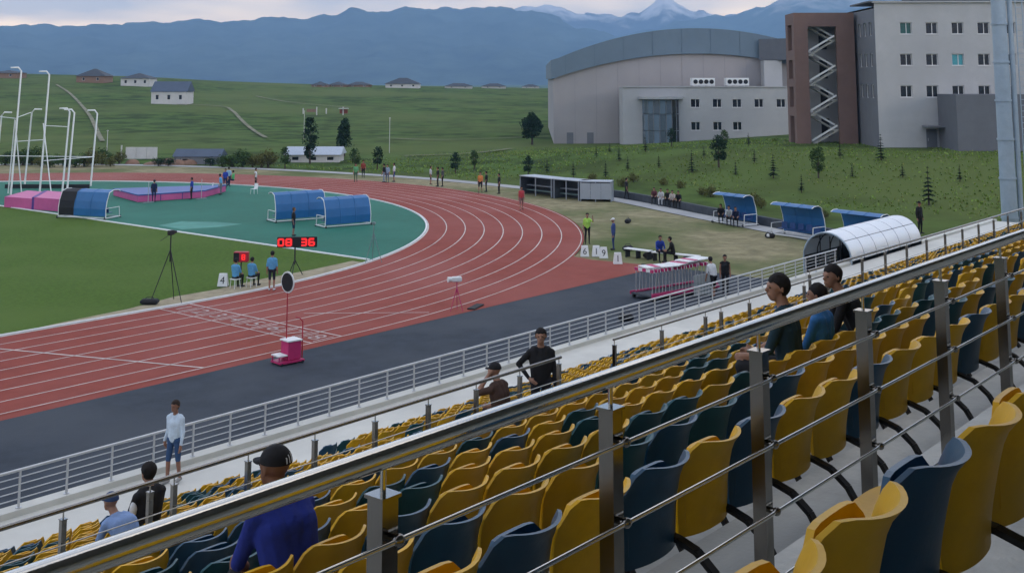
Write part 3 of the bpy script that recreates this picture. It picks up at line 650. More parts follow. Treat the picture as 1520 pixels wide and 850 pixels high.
# --- far houses
M_roofd = mat('dark_roof', (0.035, 0.045, 0.06), 0.7, var=0.15, scale=.6)
M_roofb = mat('blue_roof', (0.05, 0.075, 0.12), 0.6, var=0.12, scale=.6)
M_brick = mat('far_brick', (0.22, 0.14, 0.1), 0.9, var=0.12)
def house(label, p, W, Dp, H, R, wall, roof, nwin, rz=0.0, hip=True, ov=.5):
    t = thing('house', label, 'house', (p[0], p[1], p[2] - .4), BR + rz); H = H + .4
    m = MB(); wz = H * .38; wh = min(1.3, H * .4); wo = [((i + .5) * W / nwin - .45, (i + .5) * W / nwin + .45, wz, wz + wh) for i in range(nwin)]
    facade(m, (0, 0, 0), (1, 0, 0), W, H, wo, .15, 0, (0, 1, 0)); m.add([(0, 0, 0), (0, 0, H), (0, Dp, H), (0, Dp, 0)], [(0, 1, 2, 3)]); m.add([(W, 0, 0), (W, Dp, 0), (W, Dp, H), (W, 0, H)], [(0, 1, 2, 3)]); m.add([(0, Dp, 0), (0, Dp, H), (W, Dp, H), (W, Dp, 0)], [(0, 1, 2, 3)])
    if not hip: m.add([(0, 0, H), (0, Dp / 2, H + R), (0, Dp, H)], [(0, 1, 2)]); m.add([(W, 0, H), (W, Dp, H), (W, Dp / 2, H + R)], [(0, 1, 2)])
    m.build('wall', wall, t)
    for w in wo: window(t, w[0], .12, wz, .9, wh, sill=False)
    h = Dp * .55 if hip else -ov * .0; m = MB(); e = [(-ov, -ov, H - .1), (W + ov, -ov, H - .1), (W + ov, Dp + ov, H - .1), (-ov, Dp + ov, H - .1), (h if hip else -ov, Dp / 2, H + R), (W - h if hip else W + ov, Dp / 2, H + R)]
    m.add(e, [(0, 1, 5, 4), (2, 3, 4, 5), (1, 2, 5), (3, 0, 4), (3, 2, 1, 0)]); m.build('roof', roof, t); return t
M_hw = mat('house_white', (0.5, 0.5, 0.5), 0.85, var=0.08, scale=.8)
house('white house with blue roof and three dark windows halfway up the hill', (140.536, 222.845, 3.552), 9.2, 7, 3.1, 2.6, M_hw, M_roofb, 3, 0, False, .3)
house('brown brick house with dark pointed roof on the hill crest', (172.309, 317.693, 8.972), 9.6, 8, 2.1, 2.4, M_brick, M_roofd, 2)
house('pale house with low dark hipped roof on the hill crest', (176.695, 297.384, 7.883), 9.5, 8, 2.4, 1.6, M_hw, M_roofd, 3)
house('dark roofed house cut by the edge of the hill, near the cage posts', (157.029, 346.955, 10.574), 9, 8, 1.6, .9, M_brick, M_roofd, 2)
house('wide house with pale gable and dark roof on the far ridge', (280.363, 279.977, 6.807), 13, 9, 1.5, 2.2, M_hw, M_roofd, 3)
for i, (lb, hp_, w) in enumerate((('small dark roofed house on the far ridge, third before the wide gabled one', (255.269, 294.378, 7.25), 6), ('small brown house on the far ridge between two dark roofs', (264.339, 295.148, 7.211), 7), ('small dark house on the far ridge beside the wide pale gabled one', (272.696, 293.622, 7.183), 9), ('low dark roofed house on the far ridge past the wide gabled one', (305.25, 271.697, 6.59), 11), ('farthest low roof on the ridge towards the sports hall', (327.79, 271.7, 6.48), 10), ('tiny dark roof on the ridge just before the sports hall', (437.538, 339.784, 5.667), 9))):
    house(lb, hp_, w, 6, .7, 1.1, M_hw if i > 2 else M_brick, M_roofd, 2)
house('long low house with pale blue roof behind the poplar', (57.701, 64.77, -0.0), 6.2, 4, .9, .75, M_hw, mat('pale_roof', (0.36, 0.42, 0.5), .6), 3, 0, False, .3)
house('blue grey shed beside the white wall panel past the track', (47.288, 72.14, -0.0), 5.2, 3, .9, .7, M_gry, M_roofb, 2, 0, False, .2)
# white panel wall, ruin with posts
t = thing('panel_wall', 'white panel wall standing on the field past the far track', 'wall', (48.064, 83.565, -0.0), BR)
for i in range(3): m = MB(); m.box((.65 + 1.3 * i, 0, .72), (1.26, .12, 1.4)); m.build('panel', M_hw, t)
m = MB(); m.box((-.55, .1, .8), (.14, .14, 1.7)); m.build('post', M_hw, t)
t = thing('ruined_wall', 'ruined brick wall with pale posts and a red door on the meadow', 'ruin', (147.801, 169.909, 1.495), BR)
for i, x in enumerate((0, 3.2, 5.5, 9.5)): m = MB(); m.box((x, 0, .8), (.25, .25, 1.9 if i % 2 else 1.3)); m.build('post', M_hw, t)
m = MB(); m.box((2.0, .2, .9), (2.4, .3, .7)); m.build('wall', M_brick, t); m = MB(); m.box((9.6, .3, .7), (1.9, .3, 1.0)); m.build('door', mat('rust_red', (0.2, 0.05, 0.03)), t); m = MB(); m.box((9.6, .1, 1.4), (2.2, 1.5, .12)); m.build('roof', M_hw, t)
for lb, p, h_ in (('thin pale utility pole on the meadow past the dark conical tree', (77.912, 68.241, -0.0), 4.6), ('thin pale utility pole standing beside the narrow poplar', (95.019, 106.33, -0.0), 4.5), ('short pale pole near the dirt track on the hill', (45.313, 83.184, -0.0), 3.6)):
    t = thing('utility_pole', lb, 'pole', p); m = MB(); m.tube((0, 0, -.2), (0, 0, h_), .05, .035); m.build('shaft', M_hw, t); m = MB(); m.box((0, 0, h_ - .1), (.25, .06, .06), rz=FACE); m.build('crossarm', M_hw, t)
# --- floodlight mast at the end of the stand
mp = (45.449, -20.556, 1.264)
t = thing('floodlight_mast', 'pale blue steel floodlight mast with a caged ladder at the stand end', 'mast', (mp[0], mp[1], 0), BR)
m = MB(); m.tube((-.05, 0, -.1), (-.05, 0, 30), .5, .38, n=14); m.build('shaft', M_mast, t)
m = MB(); m.tube((.62, -.1, -.1), (.62, -.1, 30), .16, n=10); m.build('conduit', M_mast, t)
for s_ in (0, .42): m = MB(); m.tube((.95 + s_, -.2, -.1), (.95 + s_, -.2, 30), .035, n=6); m.build('ladder_rail', M_mast, t)
rg = MB(); rg.tube((.95, -.2, 0), (1.37, -.2, 0), .02, n=6); rgm = rg.mesh('rung', M_mast)
for i in range(45): link('rung', rgm, t, (0, 0, .4 + .36 * i))
for i in range(9): m = MB(); m.tube((-.05, 0, 1 + 2.4 * i), (-.05, 0, 1.12 + 2.4 * i), .54 - .006 * i, n=14); m.build('flange', M_mast, t)

# ------------------------------------------------------------------ vegetation
def leaf_mat(n, c): return mat(n, c, 0.8, var=0.35, scale=1.5, spec=0.1)
M_lf = leaf_mat('leaf_mid', (0.04, 0.075, 0.025)); M_lfd = leaf_mat('leaf_dark', (0.018, 0.042, 0.024)); M_lfy = leaf_mat('leaf_olive', (0.1, 0.105, 0.035)); M_con = leaf_mat('needles', (0.02, 0.045, 0.032))
M_bark = mat('bark', (0.06, 0.045, 0.035), 0.9, var=0.2)
def leafy(kind, H, W, n, mm, seed, leaf):
    r = random.Random(seed); tk = MB(); cr_ = MB(); th = H * (.12 if kind == 'poplar' else .25)
    tk.path([(0, 0, -.1), (r.uniform(-.03, .03) * H, 0, H * .35), (r.uniform(-.04, .04) * H, r.uniform(-.04, .04) * H, H * .8)], [W * .05 + .02, W * .035 + .012, .01], 7)
    for i in range(7):
        z0 = th + (H * .6 - th) * i / 7; a = r.uniform(0, 6.28); l_ = W * .42; tk.path([(0, 0, z0), (math.cos(a) * l_ * .5, math.sin(a) * l_ * .5, z0 + H * .08), (math.cos(a) * l_, math.sin(a) * l_, z0 + H * .2)], [W * .02 + .006, W * .012 + .004, .004], 5)
    cl = []
    for i in range(16):
        t = r.random(); a = r.uniform(0, 6.28)
        prof = (math.sin(math.pi * (.06 + .9 * t)) ** .6) if kind != 'cone' else (1 - t) ** .8
        q = r.uniform(.3, .8) * prof * W / 2; cl.append((math.cos(a) * q, math.sin(a) * q, th + (H - th) * t, W * r.uniform(.14, .27) * (.6 if kind == 'poplar' else 1)))
    for i in range(n):
        if r.random() < .8:
            c = r.choice(cl); d = Vector((r.gauss(0, 1), r.gauss(0, 1), r.gauss(0, 1))).normalized() * c[3] * r.random() ** .4; p = Vector(c[:3]) + d
        else:
            t = r.random() ** .9; a = r.uniform(0, 6.28); prof = math.sin(math.pi * (.05 + .92 * t)) ** .6 if kind != 'cone' else (1 - t) ** .8; q = W / 2 * prof * r.random() ** .5; p = Vector((math.cos(a) * q, math.sin(a) * q, th + (H - th) * t))
        u = Vector((r.gauss(0, 1), r.gauss(0, 1), r.gauss(0, 1))).normalized(); w = u.cross(Vector((r.gauss(0, 1), r.gauss(0, 1), r.gauss(0, 1)))).normalized(); s_ = leaf * r.uniform(.6, 1.4)
        cr_.add([p - u * s_, p + w * s_ * .5, p + u * s_, p - w * s_ * .5], [(0, 1, 2, 3)])
    return tk.mesh('trunk', M_bark), cr_.mesh('crown', mm)
def spruce(H, W, seed, mm=None, whorls=9):
    r = random.Random(seed); tk = MB(); c = MB(); tk.path([(0, 0, -.1), (0, 0, H * .5), (0, 0, H)], [W * .05 + .015, W * .03 + .01, .006], 7)
    for i in range(whorls):
        t = (i + r.uniform(.1, .6)) / whorls; z = H * (.1 + .88 * t); R_ = W / 2 * (1 - t) ** .85 * r.uniform(.75, 1.15) + .04
        for k in range(7):
            a = 6.28 * k / 7 + r.uniform(-.3, .3); l_ = R_ * r.uniform(.7, 1.15); dx, dy = math.cos(a), math.sin(a)
            for j in range(7):
                q = (j + .5) / 7; p = Vector((dx * l_ * q, dy * l_ * q, z - .25 * l_ * q + r.uniform(-.03, .03))); n_ = Vector((-dy, dx, 0)); wv = (1 - q * .6) * l_ * .32
                c.add([p - n_ * wv + Vector((dx * .1 * l_, dy * .1 * l_, -.07 * l_)), p - Vector((dx, dy, 0)) * .12 * l_, p + n_ * wv + Vector((dx * .1 * l_, dy * .1 * l_, -.07 * l_)), p + Vector((dx * .2 * l_, dy * .2 * l_, .03))], [(0, 1, 2, 3)])
    return tk.mesh('trunk', M_bark), c.mesh('crown', mm or M_con)
def plant(name, label, cat, p, meshes, s=1.0, group=None):
    t = thing(name, label, cat, (p[0], p[1], p[2] - .05), rnd.uniform(0, 6.28), group); link('trunk', meshes[0], t); link('crown', meshes[1], t); t.scale = (s, s, s); return t
plant('poplar_tree', 'tall narrow dark poplar past the far bend', 'tree', (58.041, 60.915, 0.0), leafy('poplar', 5.3, 2.0, 4200, M_lfd, 1, .13))
plant('conifer_tree', 'dark conical tree beside the narrow poplar', 'tree', (69.429, 67.718, -0.0), leafy('cone', 4.4, 2.6, 3600, M_lfd, 2, .15))
plant('dark_tree', 'bushy dark tree standing by the corner of the sports hall', 'tree', (105.269, 65.726, -0.0), leafy('round', 4.2, 3.5, 3600, M_lfd, 3, .17))
sp = [spruce(2.6, 1.25, 20 + i) for i in range(4)]; yt = [leafy('round', 2.6, 1.5, 700, (M_lf, M_lfd, M_lf)[i], 40 + i, .11) for i in range(3)]
plant('spruce_tree', 'tallest young spruce on the lawn below the dark annex', 'tree', (58.001, -10.944, 0.205), spruce(3.0, 1.3, 77, whorls=8))
for lb, sp_, k, s_ in (('young spruce on the lawn in front of the stair tower', (64.654, 5.325, 0.922), 0, .85), ('young spruce against the lit corner of the office block', (75.12, -0.433, 2.23), 1, .95), ('little spruce at the foot of the stair tower', (75.214, 3.647, 2.24), 2, .6), ('slim spruce below the glazed entrance', (75.005, 25.676, 1.966), 3, .7), ('slim spruce on the lawn past the three shelters', (65.172, 14.04, 0.99), 1, .8), ('little spruce next to the low building windows', (82.431, 17.249, 2.594), 2, .55), ('spruce sapling on the lawn over the silver shelter', (68.776, 24.843, 1.329), 0, .6), ('spruce sapling behind the open dark shelters', (59.623, 23.921, 0.318), 2, .6), ('spruce sapling behind the silver shelter end', (60.559, 20.772, 0.425), 3, .6)):
    plant('spruce_tree', lb, 'tree', sp_, sp[k], s_)
for lb, sp_, k, s_ in (('round leafed young tree on the lawn in front of the low building', (67.829, 12.644, 1.344), 1, 1.15), ('thin leafed young tree on the open lawn under the office block', (65.699, 1.499, 1.059), 0, .95), ('bushy sapling under the low building second window', (77.7, 17.486, 2.438), 0, .7), ('leafy sapling beside the glazed entrance', (80.89, 26.013, 2.274), 1, .75), ('leafy sapling by the far bend, next to the poplar', (50.975, 56.689, -0.0), 2, .9), ('leafy bush in front of the conical tree', (55.781, 50.715, 0.01), 2, .85), ('leafy bush past the group of three by the bend', (57.157, 48.666, 0.029), 1, .9), ('dark sapling past the bend towards the shelters', (57.873, 37.778, 0.106), 1, .8), ('sapling behind the standing pair by the bend', (61.459, 38.369, 0.278), 0, .7), ('sapling above the first open shelter', (58.921, 28.964, 0.227), 1, .75)):
    plant('young_tree', lb, 'tree', sp_, yt[k], s_)
for p_, k, s_ in (((61.367, 28.509, 0.429), 0, 0.55), ((71.257, 29.523, 1.42), 3, 0.5), ((74.394, 29.946, 1.683), 0, 0.45), ((64.235, 20.698, 0.843), 2, 0.55), ((66.125, 18.326, 1.107), 3, 0.5), ((72.18, 16.792, 1.906), 2, 0.45), ((65.117, 9.361, 0.982), 1, 0.5), ((70.766, 10.394, 1.732), 3, 0.5), ((59.416, 0.115, 0.325), 2, 0.6), ((66.712, -1.17, 1.194), 1, 0.5), ((67.797, -5.233, 1.34), 0, 0.5), ((67.454, -10.167, 1.294), 2, 0.55)):
    plant('spruce_sapling', 'knee high spruce sapling scattered on the campus lawn', 'tree', p_, sp[k], s_, 'spruce saplings on the campus lawn')
# shrubs along the far edge of the track and reeds behind the shelters
sh = [leafy('round', 1.5, 2.6, 800, (M_lf, M_lfd, M_lfy)[i], 60 + i, .11) for i in range(3)]
for p_, s_, c in (((33.732, 84.798, -0.0), 0.81, 0), ((35.338, 85.973, -0.0), 0.97, 1), ((34.852, 82.975, -0.0), 1.09, 0), ((36.104, 83.411, -0.0), 1.12, 0), ((35.305, 79.903, -0.0), 0.69, 2), ((35.13, 77.65, -0.0), 0.83, 0), ((38.348, 81.703, -0.0), 0.66, 0), ((37.029, 77.37, -0.0), 0.81, 0), ((37.138, 75.699, -0.0), 0.71, 0), ((38.436, 76.149, -0.0), 0.83, 0), ((38.903, 75.122, -0.0), 1.1, 2), ((41.394, 77.556, -0.0), 1.05, 0), ((40.369, 73.987, -0.0), 0.6, 2), ((43.609, 77.556, -0.0), 0.81, 2), ((47.769, 63.562, -0.0), 0.76, 0), ((48.487, 62.701, -0.0), 0.87, 0), ((49.204, 61.841, -0.0), 1.09, 0), ((49.922, 60.98, -0.0), 0.75, 2), ((50.543, 60.235, -0.0), 0.93, 2), ((51.022, 59.661, -0.0), 1.06, 2), ((44.365, 70.768, -0.0), 0.6, 1), ((45.094, 69.894, -0.0), 0.6, 1), ((48.106, 66.282, -0.0), 0.6, 1)):
    plant('shrub', ('green', 'dark green', 'olive yellow')[c] + ' shrub in the hedge line past the far straight', 'shrub', p_, sh[c], s_, 'shrubs past the far straight')
for p_ in ((54.405, 6.66, 0.018), (50.403, -0.295, -0.0), (46.544, -7.151, -0.0), (53.555, 5.341, 0.003), (49.468, -1.351, -0.0), (45.743, -8.019, -0.0), (58.847, 16.476, 0.274), (57.175, 10.433, 0.146), (58.235, 12.825, 0.224), (55.746, 15.485, 0.066), (58.189, 20.569, 0.214)):
    plant('weed_clump', 'dry olive weed clump behind the low retaining wall', 'plant', p_, sh[2], rnd.uniform(.35, .6), 'weeds along the retaining wall')
# soil heaps
hp = MB()
for i in range(9):
    p = ((46.293, 73.333, -0.0)); a = p[0] + rnd.uniform(-4.5, 4.5), p[1] + rnd.uniform(-3.5, 3.5); hp.ell((a[0], a[1], -.1), (rnd.uniform(.8, 1.8), rnd.uniform(.7, 1.2), rnd.uniform(.3, .65)), 12, 5, 0, 0.0)
tag(hp.build('soil_heaps', mat('reddish_soil', (0.2, 0.12, 0.085), .95, var=.3, scale=1.2)), 'reddish soil heaped past the far straight', 'soil', None, 'stuff')
# grass tufts on the lawn slope: one mass
gm = MB(); r_ = random.Random(5); tries = 0
while len(gm.f) < 60000 and tries < 16000:
    tries += 1; x, y = r_.uniform(34, 100), r_.uniform(-34, 62)
    # keep outside the path and the buildings
    if x < 53 + max(0, 6 - y) * 0 and y > -30: continue
    if min((x - p.x) ** 2 + (y - p.y) ** 2 for p in PL[::3]) < 10 or math.hypot(x, y - R0) < 53 and y > -6: continue
    if x < 53 and y < -6 and (x - 36) < (-y - 11) * -.5 + 4: continue
    z = ground_height(x, y) - .09; v = Vector((x - 83, y - 5)); 
    nz = noise.noise(Vector((x * .11, y * .11, 1)))
    if nz < -.15 and r_.random() < .7: continue
    hgt = r_.uniform(.06, .15) * (1 + nz)
    for k in range(3):
        a = r_.uniform(0, 6.28); dx, dy = math.cos(a), math.sin(a); w = .09
        gm.add([(x - dy * w, y + dx * w, z), (x + dy * w, y - dx * w, z), (x + dx * hgt * .6, y + dy * hgt * .6, z + hgt)], [(0, 1, 2)], 0 if r_.random() < .88 else 1)
tag(gm.build('lawn_grass', [leaf_mat('grass_blade', (0.17, 0.26, 0.06)), leaf_mat('grass_dry', (0.27, 0.27, 0.11))]), 'uneven grass tufts over the sloping campus lawn', 'grass', None, 'stuff')
# ------------------------------------------------------------------ things on and around the track
M_bluec = mat('blue_canopy', (0.02, 0.13, 0.33), 0.4, var=0.1, scale=1.0, spec=0.4)
M_blued = mat('blue_canopy_seat', (0.015, 0.06, 0.2), 0.45, var=0.1)
M_pink = mat('pink_vinyl', (0.5, 0.1, 0.27), 0.5, var=0.1, scale=1.2, bump=.3, bscale=3)
M_bvin = mat('blue_vinyl', (0.04, 0.09, 0.3), 0.5, var=0.12, scale=1.2, bump=.3, bscale=3)
M_purp = mat('purple_strap', (0.1, 0.05, 0.24), 0.6)
M_red = mat('red_paint', (0.4, 0.02, 0.04), 0.5, var=0.1)
M_crim = mat('crimson_paint', (0.48, 0.03, 0.14), 0.5, var=0.1)
M_led = mat('red_led', (1.0, 0.03, 0.03), 0.5, emit=0.2, var=0.02)
M_silv = mat('silver_sheet', (0.34, 0.38, 0.43), 0.4, metal=.3, var=0.08, scale=1)
M_poly = mat('polycarbonate', (0.66, 0.74, 0.82), 0.45, var=0.04, scale=1, spec=.5, trans=.55)
M_blackr = mat('black_rubber_and_shade', (0.012, 0.013, 0.016), 0.7)
M_tri = mat('tripod_black', (0.02, 0.02, 0.024), 0.5)
M_tri2 = mat('tripod_teal', (0.16, 0.24, 0.24), 0.5)
UP = Vector((0, 0, 1))
# --- team shelters
def shelter(label, p, rz, Ln=3.6, Dp=1.25, H=1.75, nseat=6, group='blue team shelters', wheels=True, seats_in=True, dark=False):
    """curved blue canopy on a white frame; open side towards local -y"""
    t = thing('team_shelter', label, 'shelter', p, rz, group); prof = [(Dp / 2, .22), (Dp / 2 + .02, .7), (Dp / 2 - .06, 1.2), (Dp / 2 - .3, H - .14), (0, H), (-Dp / 2 + .25, H - .02), (-Dp / 2, H - .12)]
    nb = 3; w = Ln / nb
    for b in range(nb):
        for i, (q0, q1) in enumerate(zip(prof, prof[1:])):
            x0, x1 = -Ln / 2 + b * w + .02, -Ln / 2 + (b + 1) * w - .02
            m = MB(); m.slab([[(x0, q0[0], q0[1]), (x1, q0[0], q0[1])], [(x0, q1[0], q1[1]), (x1, q1[0], q1[1])]], (0, -.012, -.012)); m.build('panel', M_blackr if dark and b == nb - 1 else M_bluec, t)  # dark bay: black panels paint in the shade of the open interior
    for b in range(nb + 1):
        m = MB(); x = -Ln / 2 + b * w; m.path([(x, y, z) for y, z in prof], .028, 6); m.build('rib', M_white if b in (0, nb) else M_bluec, t)
    for x in (-Ln / 2, Ln / 2):
        m = MB(); m.tube((x, -Dp / 2 - .15, .1), (x, Dp / 2 + .15, .1), .04, n=6); m.build('skid', M_white, t)
        m = MB(); m.tube((x, Dp / 2, .1), (x, Dp / 2, .3), .035, n=6); m.build('frame_post', M_white, t)
        m = MB(); m.tube((x, -Dp / 2, .1), (x, -Dp / 2 + .05, .75), .03, n=6); m.tube((x, -Dp / 2 + .05, .75), (x, Dp / 2, .75), .025, n=6); m.build('end_frame', M_white, t)
        if wheels:
            for yy in (-Dp / 2 - .1, Dp / 2 + .1): m = MB(); m.tube((x - .03, yy, .08), (x + .03, yy, .08), .08, n=10); m.build('wheel', M_blackr, t)
    for yy in (-Dp / 2, Dp / 2): m = MB(); m.tube((-Ln / 2, yy, .1), (Ln / 2, yy, .1), .035, n=6); m.build('base_beam', M_white, t)
    if seats_in:
        sm = MB(); sm.box((0, .1, .42), (.42, .4, .04), bev=.015); sm.slab([[(-.21, .32, .42), (0, .36, .42), (.21, .32, .42)], [(-.21, .36, .78), (0, .4, .8), (.21, .36, .78)]], (0, .02, 0)); sme = sm.mesh('seat', M_blued)
        for i in range(nseat): link('seat', sme, t, (-Ln / 2 + (i + .5) * Ln / nseat, -.05, 0))
    return t
d1a, d1b = (20.305, 20.132), (23.857, 19.137); d2a, d2b = (20.561, 15.371), (23.783, 14.533)
def between(a, b): v = Vector(b[:2]) - Vector(a[:2]); return ((a[0] + b[0]) / 2, (a[1] + b[1]) / 2), math.atan2(v.y, v.x), v.length
c, a, l_ = between(d1a, d1b); sh1 = shelter('blue curved team shelter on the green rubber, back to the stand, farther from the kerb', (c[0], c[1], -.02), a + math.pi, l_, 1.3, 1.95)
c, a, l_ = between(d2a, d2b); shelter('blue curved team shelter on the green rubber, back to the stand, nearer the kerb', (c[0], c[1], -.02), a + math.pi, l_, 1.3, 1.9)
c, a, l_ = between((12.924, 33.791), (14.415, 30.156)); shelter('blue team shelter with one bay painted dark as shade beside the pink landing mat', (c[0], c[1], -.02), a + math.pi, l_, 1.5, 1.95, dark=True)
for lb, A_, B_ in (('blue team shelter on the path with people sitting inside', (38.807, -3.203), (38.128, -5.698)), ('empty blue team shelter on the path, next to the occupied one', (35.527, -9.156), (34.863, -12.052)), ('blue team shelter on the path half hidden by the tunnel canopy', (34.105, -13.753), (33.323, -16.891))):
    c, a, l_ = between(A_, B_); n = Vector((-math.sin(a), math.cos(a))) * .9; shelter(lb, (c[0] + n.x, c[1] + n.y, 0), a, l_ + .2, 1.2, 2.0, 5, 'blue team shelters along the path')
# --- three long box shelters beyond the bend
for i, (lb, A_, B_) in enumerate((('dark open box shelter at the far end of the trio past the bend', (45.706, 19.139), (44.834, 15.007)), ('dark open box shelter in the middle of the trio past the bend', (44.904, 14.922), (44.56, 12.076)), ('box shelter closed by a silver sheet, past the bend', (44.39, 11.883), (45.587, 9.66)))):
    c, a, l_ = between(A_, B_); t = thing('box_shelter', lb, 'shelter', (c[0], c[1], 0), a, 'box shelters past the bend'); W = l_
    m = MB(); m.box((0, 1.5, .75), (W, .06, 1.5)); m.build('back_panel', M_kerb, t)
    m = MB(); m.prism([(-W / 2, -.1), (W / 2, -.1), (W / 2, 1.6), (-W / 2, 1.6)], 1.5, 1.56); m.build('roof', M_silv, t)
    for x in (-W / 2 + .03, W / 2 - .03): m = MB(); m.box((x, .75, .72), (.05, 1.45, 1.44)); m.build('side_panel', M_silv if i == 2 else M_kerb, t)
    for z in (.35, .75): m = MB(); m.box((0, .9, z), (W - .15, .5, .06)); m.build('bench_board', M_tri2 if z < .5 else M_silv, t)
    for k in range(3): m = MB(); m.box((-W / 2 + W * k / 2 * .96 + .04, 0, .75), (.07, .07, 1.5)); m.build('post', M_silv, t)
    if i == 2:
        for k in range(3): m = MB(); m.box((-W / 2 + W * (k + .5) / 3, -.06, .8), (W / 3 - .02, .03, 1.25)); m.build('front_sheet', M_silv, t)
# --- landing mats
pv = [(21.453, 38.214), (26.95, 37.293), (31.196, 40.204), (23.067, 44.524)]
t = thing('landing_mat', 'large pole vault landing mat, pink sides and blue top', 'landing mat', (pv[0][0], pv[0][1], 0)); q = [(p[0] - pv[0][0], p[1] - pv[0][1]) for p in pv]
m = MB(); m.prism(q, .0, .48); m.build('foam_block', M_pink, t); m = MB(); cx_ = sum(p[0] for p in q) / 4; cy_ = sum(p[1] for p in q) / 4
m.prism([(cx_ + (p[0] - cx_) * 1.01, cy_ + (p[1] - cy_) * 1.01) for p in q], .482, .57); m.build('top_cover', M_bvin, t)
m = MB(); mid = lambda a_, b_, f_: (a_[0] + (b_[0] - a_[0]) * f_, a_[1] + (b_[1] - a_[1]) * f_)
for f_ in (.33, .66): p = mid(q[0], q[1], f_); m = MB(); m.box((p[0], p[1], .24), (.06, .06, .48)); m.build('seam_strap', M_purp, t)
for f_ in (.15, .95):
    p = mid(pv[0], pv[1], f_); u = thing('vault_upright', 'slim pale vault upright at the %s end of the pink and blue mat' % ('near' if f_ < .5 else 'far'), 'upright', (p[0] - .6, p[1] - .9, -.02)); m = MB(); m.tube((0, 0, 0), (0, 0, 1.6), .025, n=8); m.build('mast', M_galv, u); m = MB(); m.box((0, 0, .04), (.9, .3, .08)); m.build('base', M_tri2, u)
hj = [(13.057, 43.035), (14.331, 36.636), (17.233, 41.734), (16.591, 46.421)]
t = thing('landing_mat', 'faded pink high jump mat lashed with a purple strap on the grass edge', 'landing mat', (hj[0][0], hj[0][1], -.02)); q = [(p[0] - hj[0][0], p[1] - hj[0][1]) for p in hj]
for k, (f0, f1) in enumerate(((0, .49), (.51, 1))):
    m = MB(); m.prism([mid(q[0], q[1], f0), mid(q[0], q[1], f1), mid(q[3], q[2], f1), mid(q[3], q[2], f0)], .0, .78 + .1 * k); m.build('foam_block', M_pink, t)
m = MB(); p, p2 = mid(q[0], q[1], .5), mid(q[3], q[2], .5); m.bar((p[0], p[1] - .02, .42), (p2[0], p2[1], .42), .26, .95); m.build('strap', M_purp, t)
# --- hammer cage
ca = (20.887, 52.568, -0.0); t = thing('hammer_cage', 'white hammer cage frame of tall posts with bent tops and two gate posts', 'cage', (ca[0], ca[1], 0))
loc = lambda p: (p[0] - ca[0], p[1] - ca[1], 0)
posts = [((17.863, 51.643, -0.0), 10.6, -1), ((20.887, 52.568, -0.0), 10.3, -1), ((19.223, 57.429, -0.0), 6.7, 1), ((22.543, 58.468, -0.0), 6.9, 1), ((22.138, 51.067, -0.0), 7.1, -1), ((22.4, 50.753, -0.0), 7.0, -1), ((26.391, 53.854, -0.0), 6.8, -1)]
rv = Vector((math.cos(FACE), math.sin(FACE), 0)); tops = []
for p, H, s_ in posts:
    b = Vector(loc(p)); e = b + UP * H + rv * .3; tops.append((b, e)); m = MB(); m.path([b, e - UP * .3, e + rv * s_ * .25, e + rv * s_ * .9 - UP * .02], [.085, .075, .07, .06], 8); m.build('post', M_white, t)
for (p, zp, q, zq) in ((0, 6.4, 3, 6.6), (0, 4.4, 1, 4.4), (2, 2.9, 6, 2.6), (1, 5.6, 4, 5.5), (1, 2.6, 6, 2.6), (2, 6.3, 0, 6.3)):
    m = MB(); m.tube(tops[p][0] + UP * zp + rv * .2, tops[q][0] + UP * zq + rv * .2, .035, n=6); m.build('tie_bar', M_white, t)
for (p, zp, g) in ((0, 6.2, (19.007, 52.059, -0.0)), (1, 5.8, (20.621, 50.124, -0.0)), (0, 6.2, (18.273, 52.939, -0.0))):
    m = MB(); m.tube(tops[p][0] + UP * zp, loc(g), .05, n=6); m.build('brace', M_white, t)
tag(ring(-0.16, -0.06, 0.03).build('ring_kerb_line', M_white, tr), None)
m = MB(); m.box((0, 0, .2), (7.5, .12, .35), rz=FACE); w_ = m.build('throw_board', M_blackr, None, (22.546, 54.423, -0.0)); tag(w_, 'low dark board along the foot of the hammer cage', 'board')
# --- tripods
def tripod(name, label, p, H, mm, spread=.45, heading=0.0, rad_=.02):
    t = thing(name, label, 'tripod', p, heading)
    for k in range(3):
        a = k * 2.094 + .5; m = MB(); m.tube((0, 0, H * .78), (math.cos(a) * spread, math.sin(a) * spread, 0), rad_, rad_ * .7, n=6); m.build('leg', mm, t)
    m = MB(); m.tube((0, 0, H * .6), (0, 0, H), rad_ * 1.2, n=6); m.build('column', mm, t); return t
t = tripod('camera_tripod', 'tall black camera tripod on the infield grass edge', (-0.42, 0.895, -0.0), 2.85, M_tri, .8, 0.2, .024); m = MB(); m.box((0, 0, 2.95), (.3, .16, .2), bev=.02); m.tube((.15, 0, 2.95), (.3, 0, 2.95), .06, n=10); m.build('camera_head', M_tri, t); m = MB(); m.tube((-.1, 0, 2.86), (-.5, .1, 2.65), .012); m.build('pan_handle', M_tri, t)
bag = thing('equipment_bag', 'black equipment bag lying at the foot of the tall tripod', 'bag', (-1.11, 1.258, -0.0), FACE); m = MB(); m.box((0, 0, .11), (.75, .4, .22), bev=.07); m.build('body', M_blackr, bag); m = MB(); m.path([(-.2, 0, .21), (-.1, 0, .3), (.1, 0, .3), (.2, 0, .21)], .015); m.build('handle', M_tri, bag)
t = tripod('measuring_tripod', 'slim pale tripod on the green rubber by the kerb', (12.819, 2.153, -0.0), 1.95, M_tri2, .5, .4, .022); m = MB(); m.box((0, 0, 2.0), (.16, .16, .14), bev=.02); m.build('instrument', M_tri2, t)
t = tripod('photo_finish_tripod', 'red legged tripod with white finish camera beside the outer lane', (6.281, -9.846, -0.0), 1.2, M_crim, .3, .2, .02)
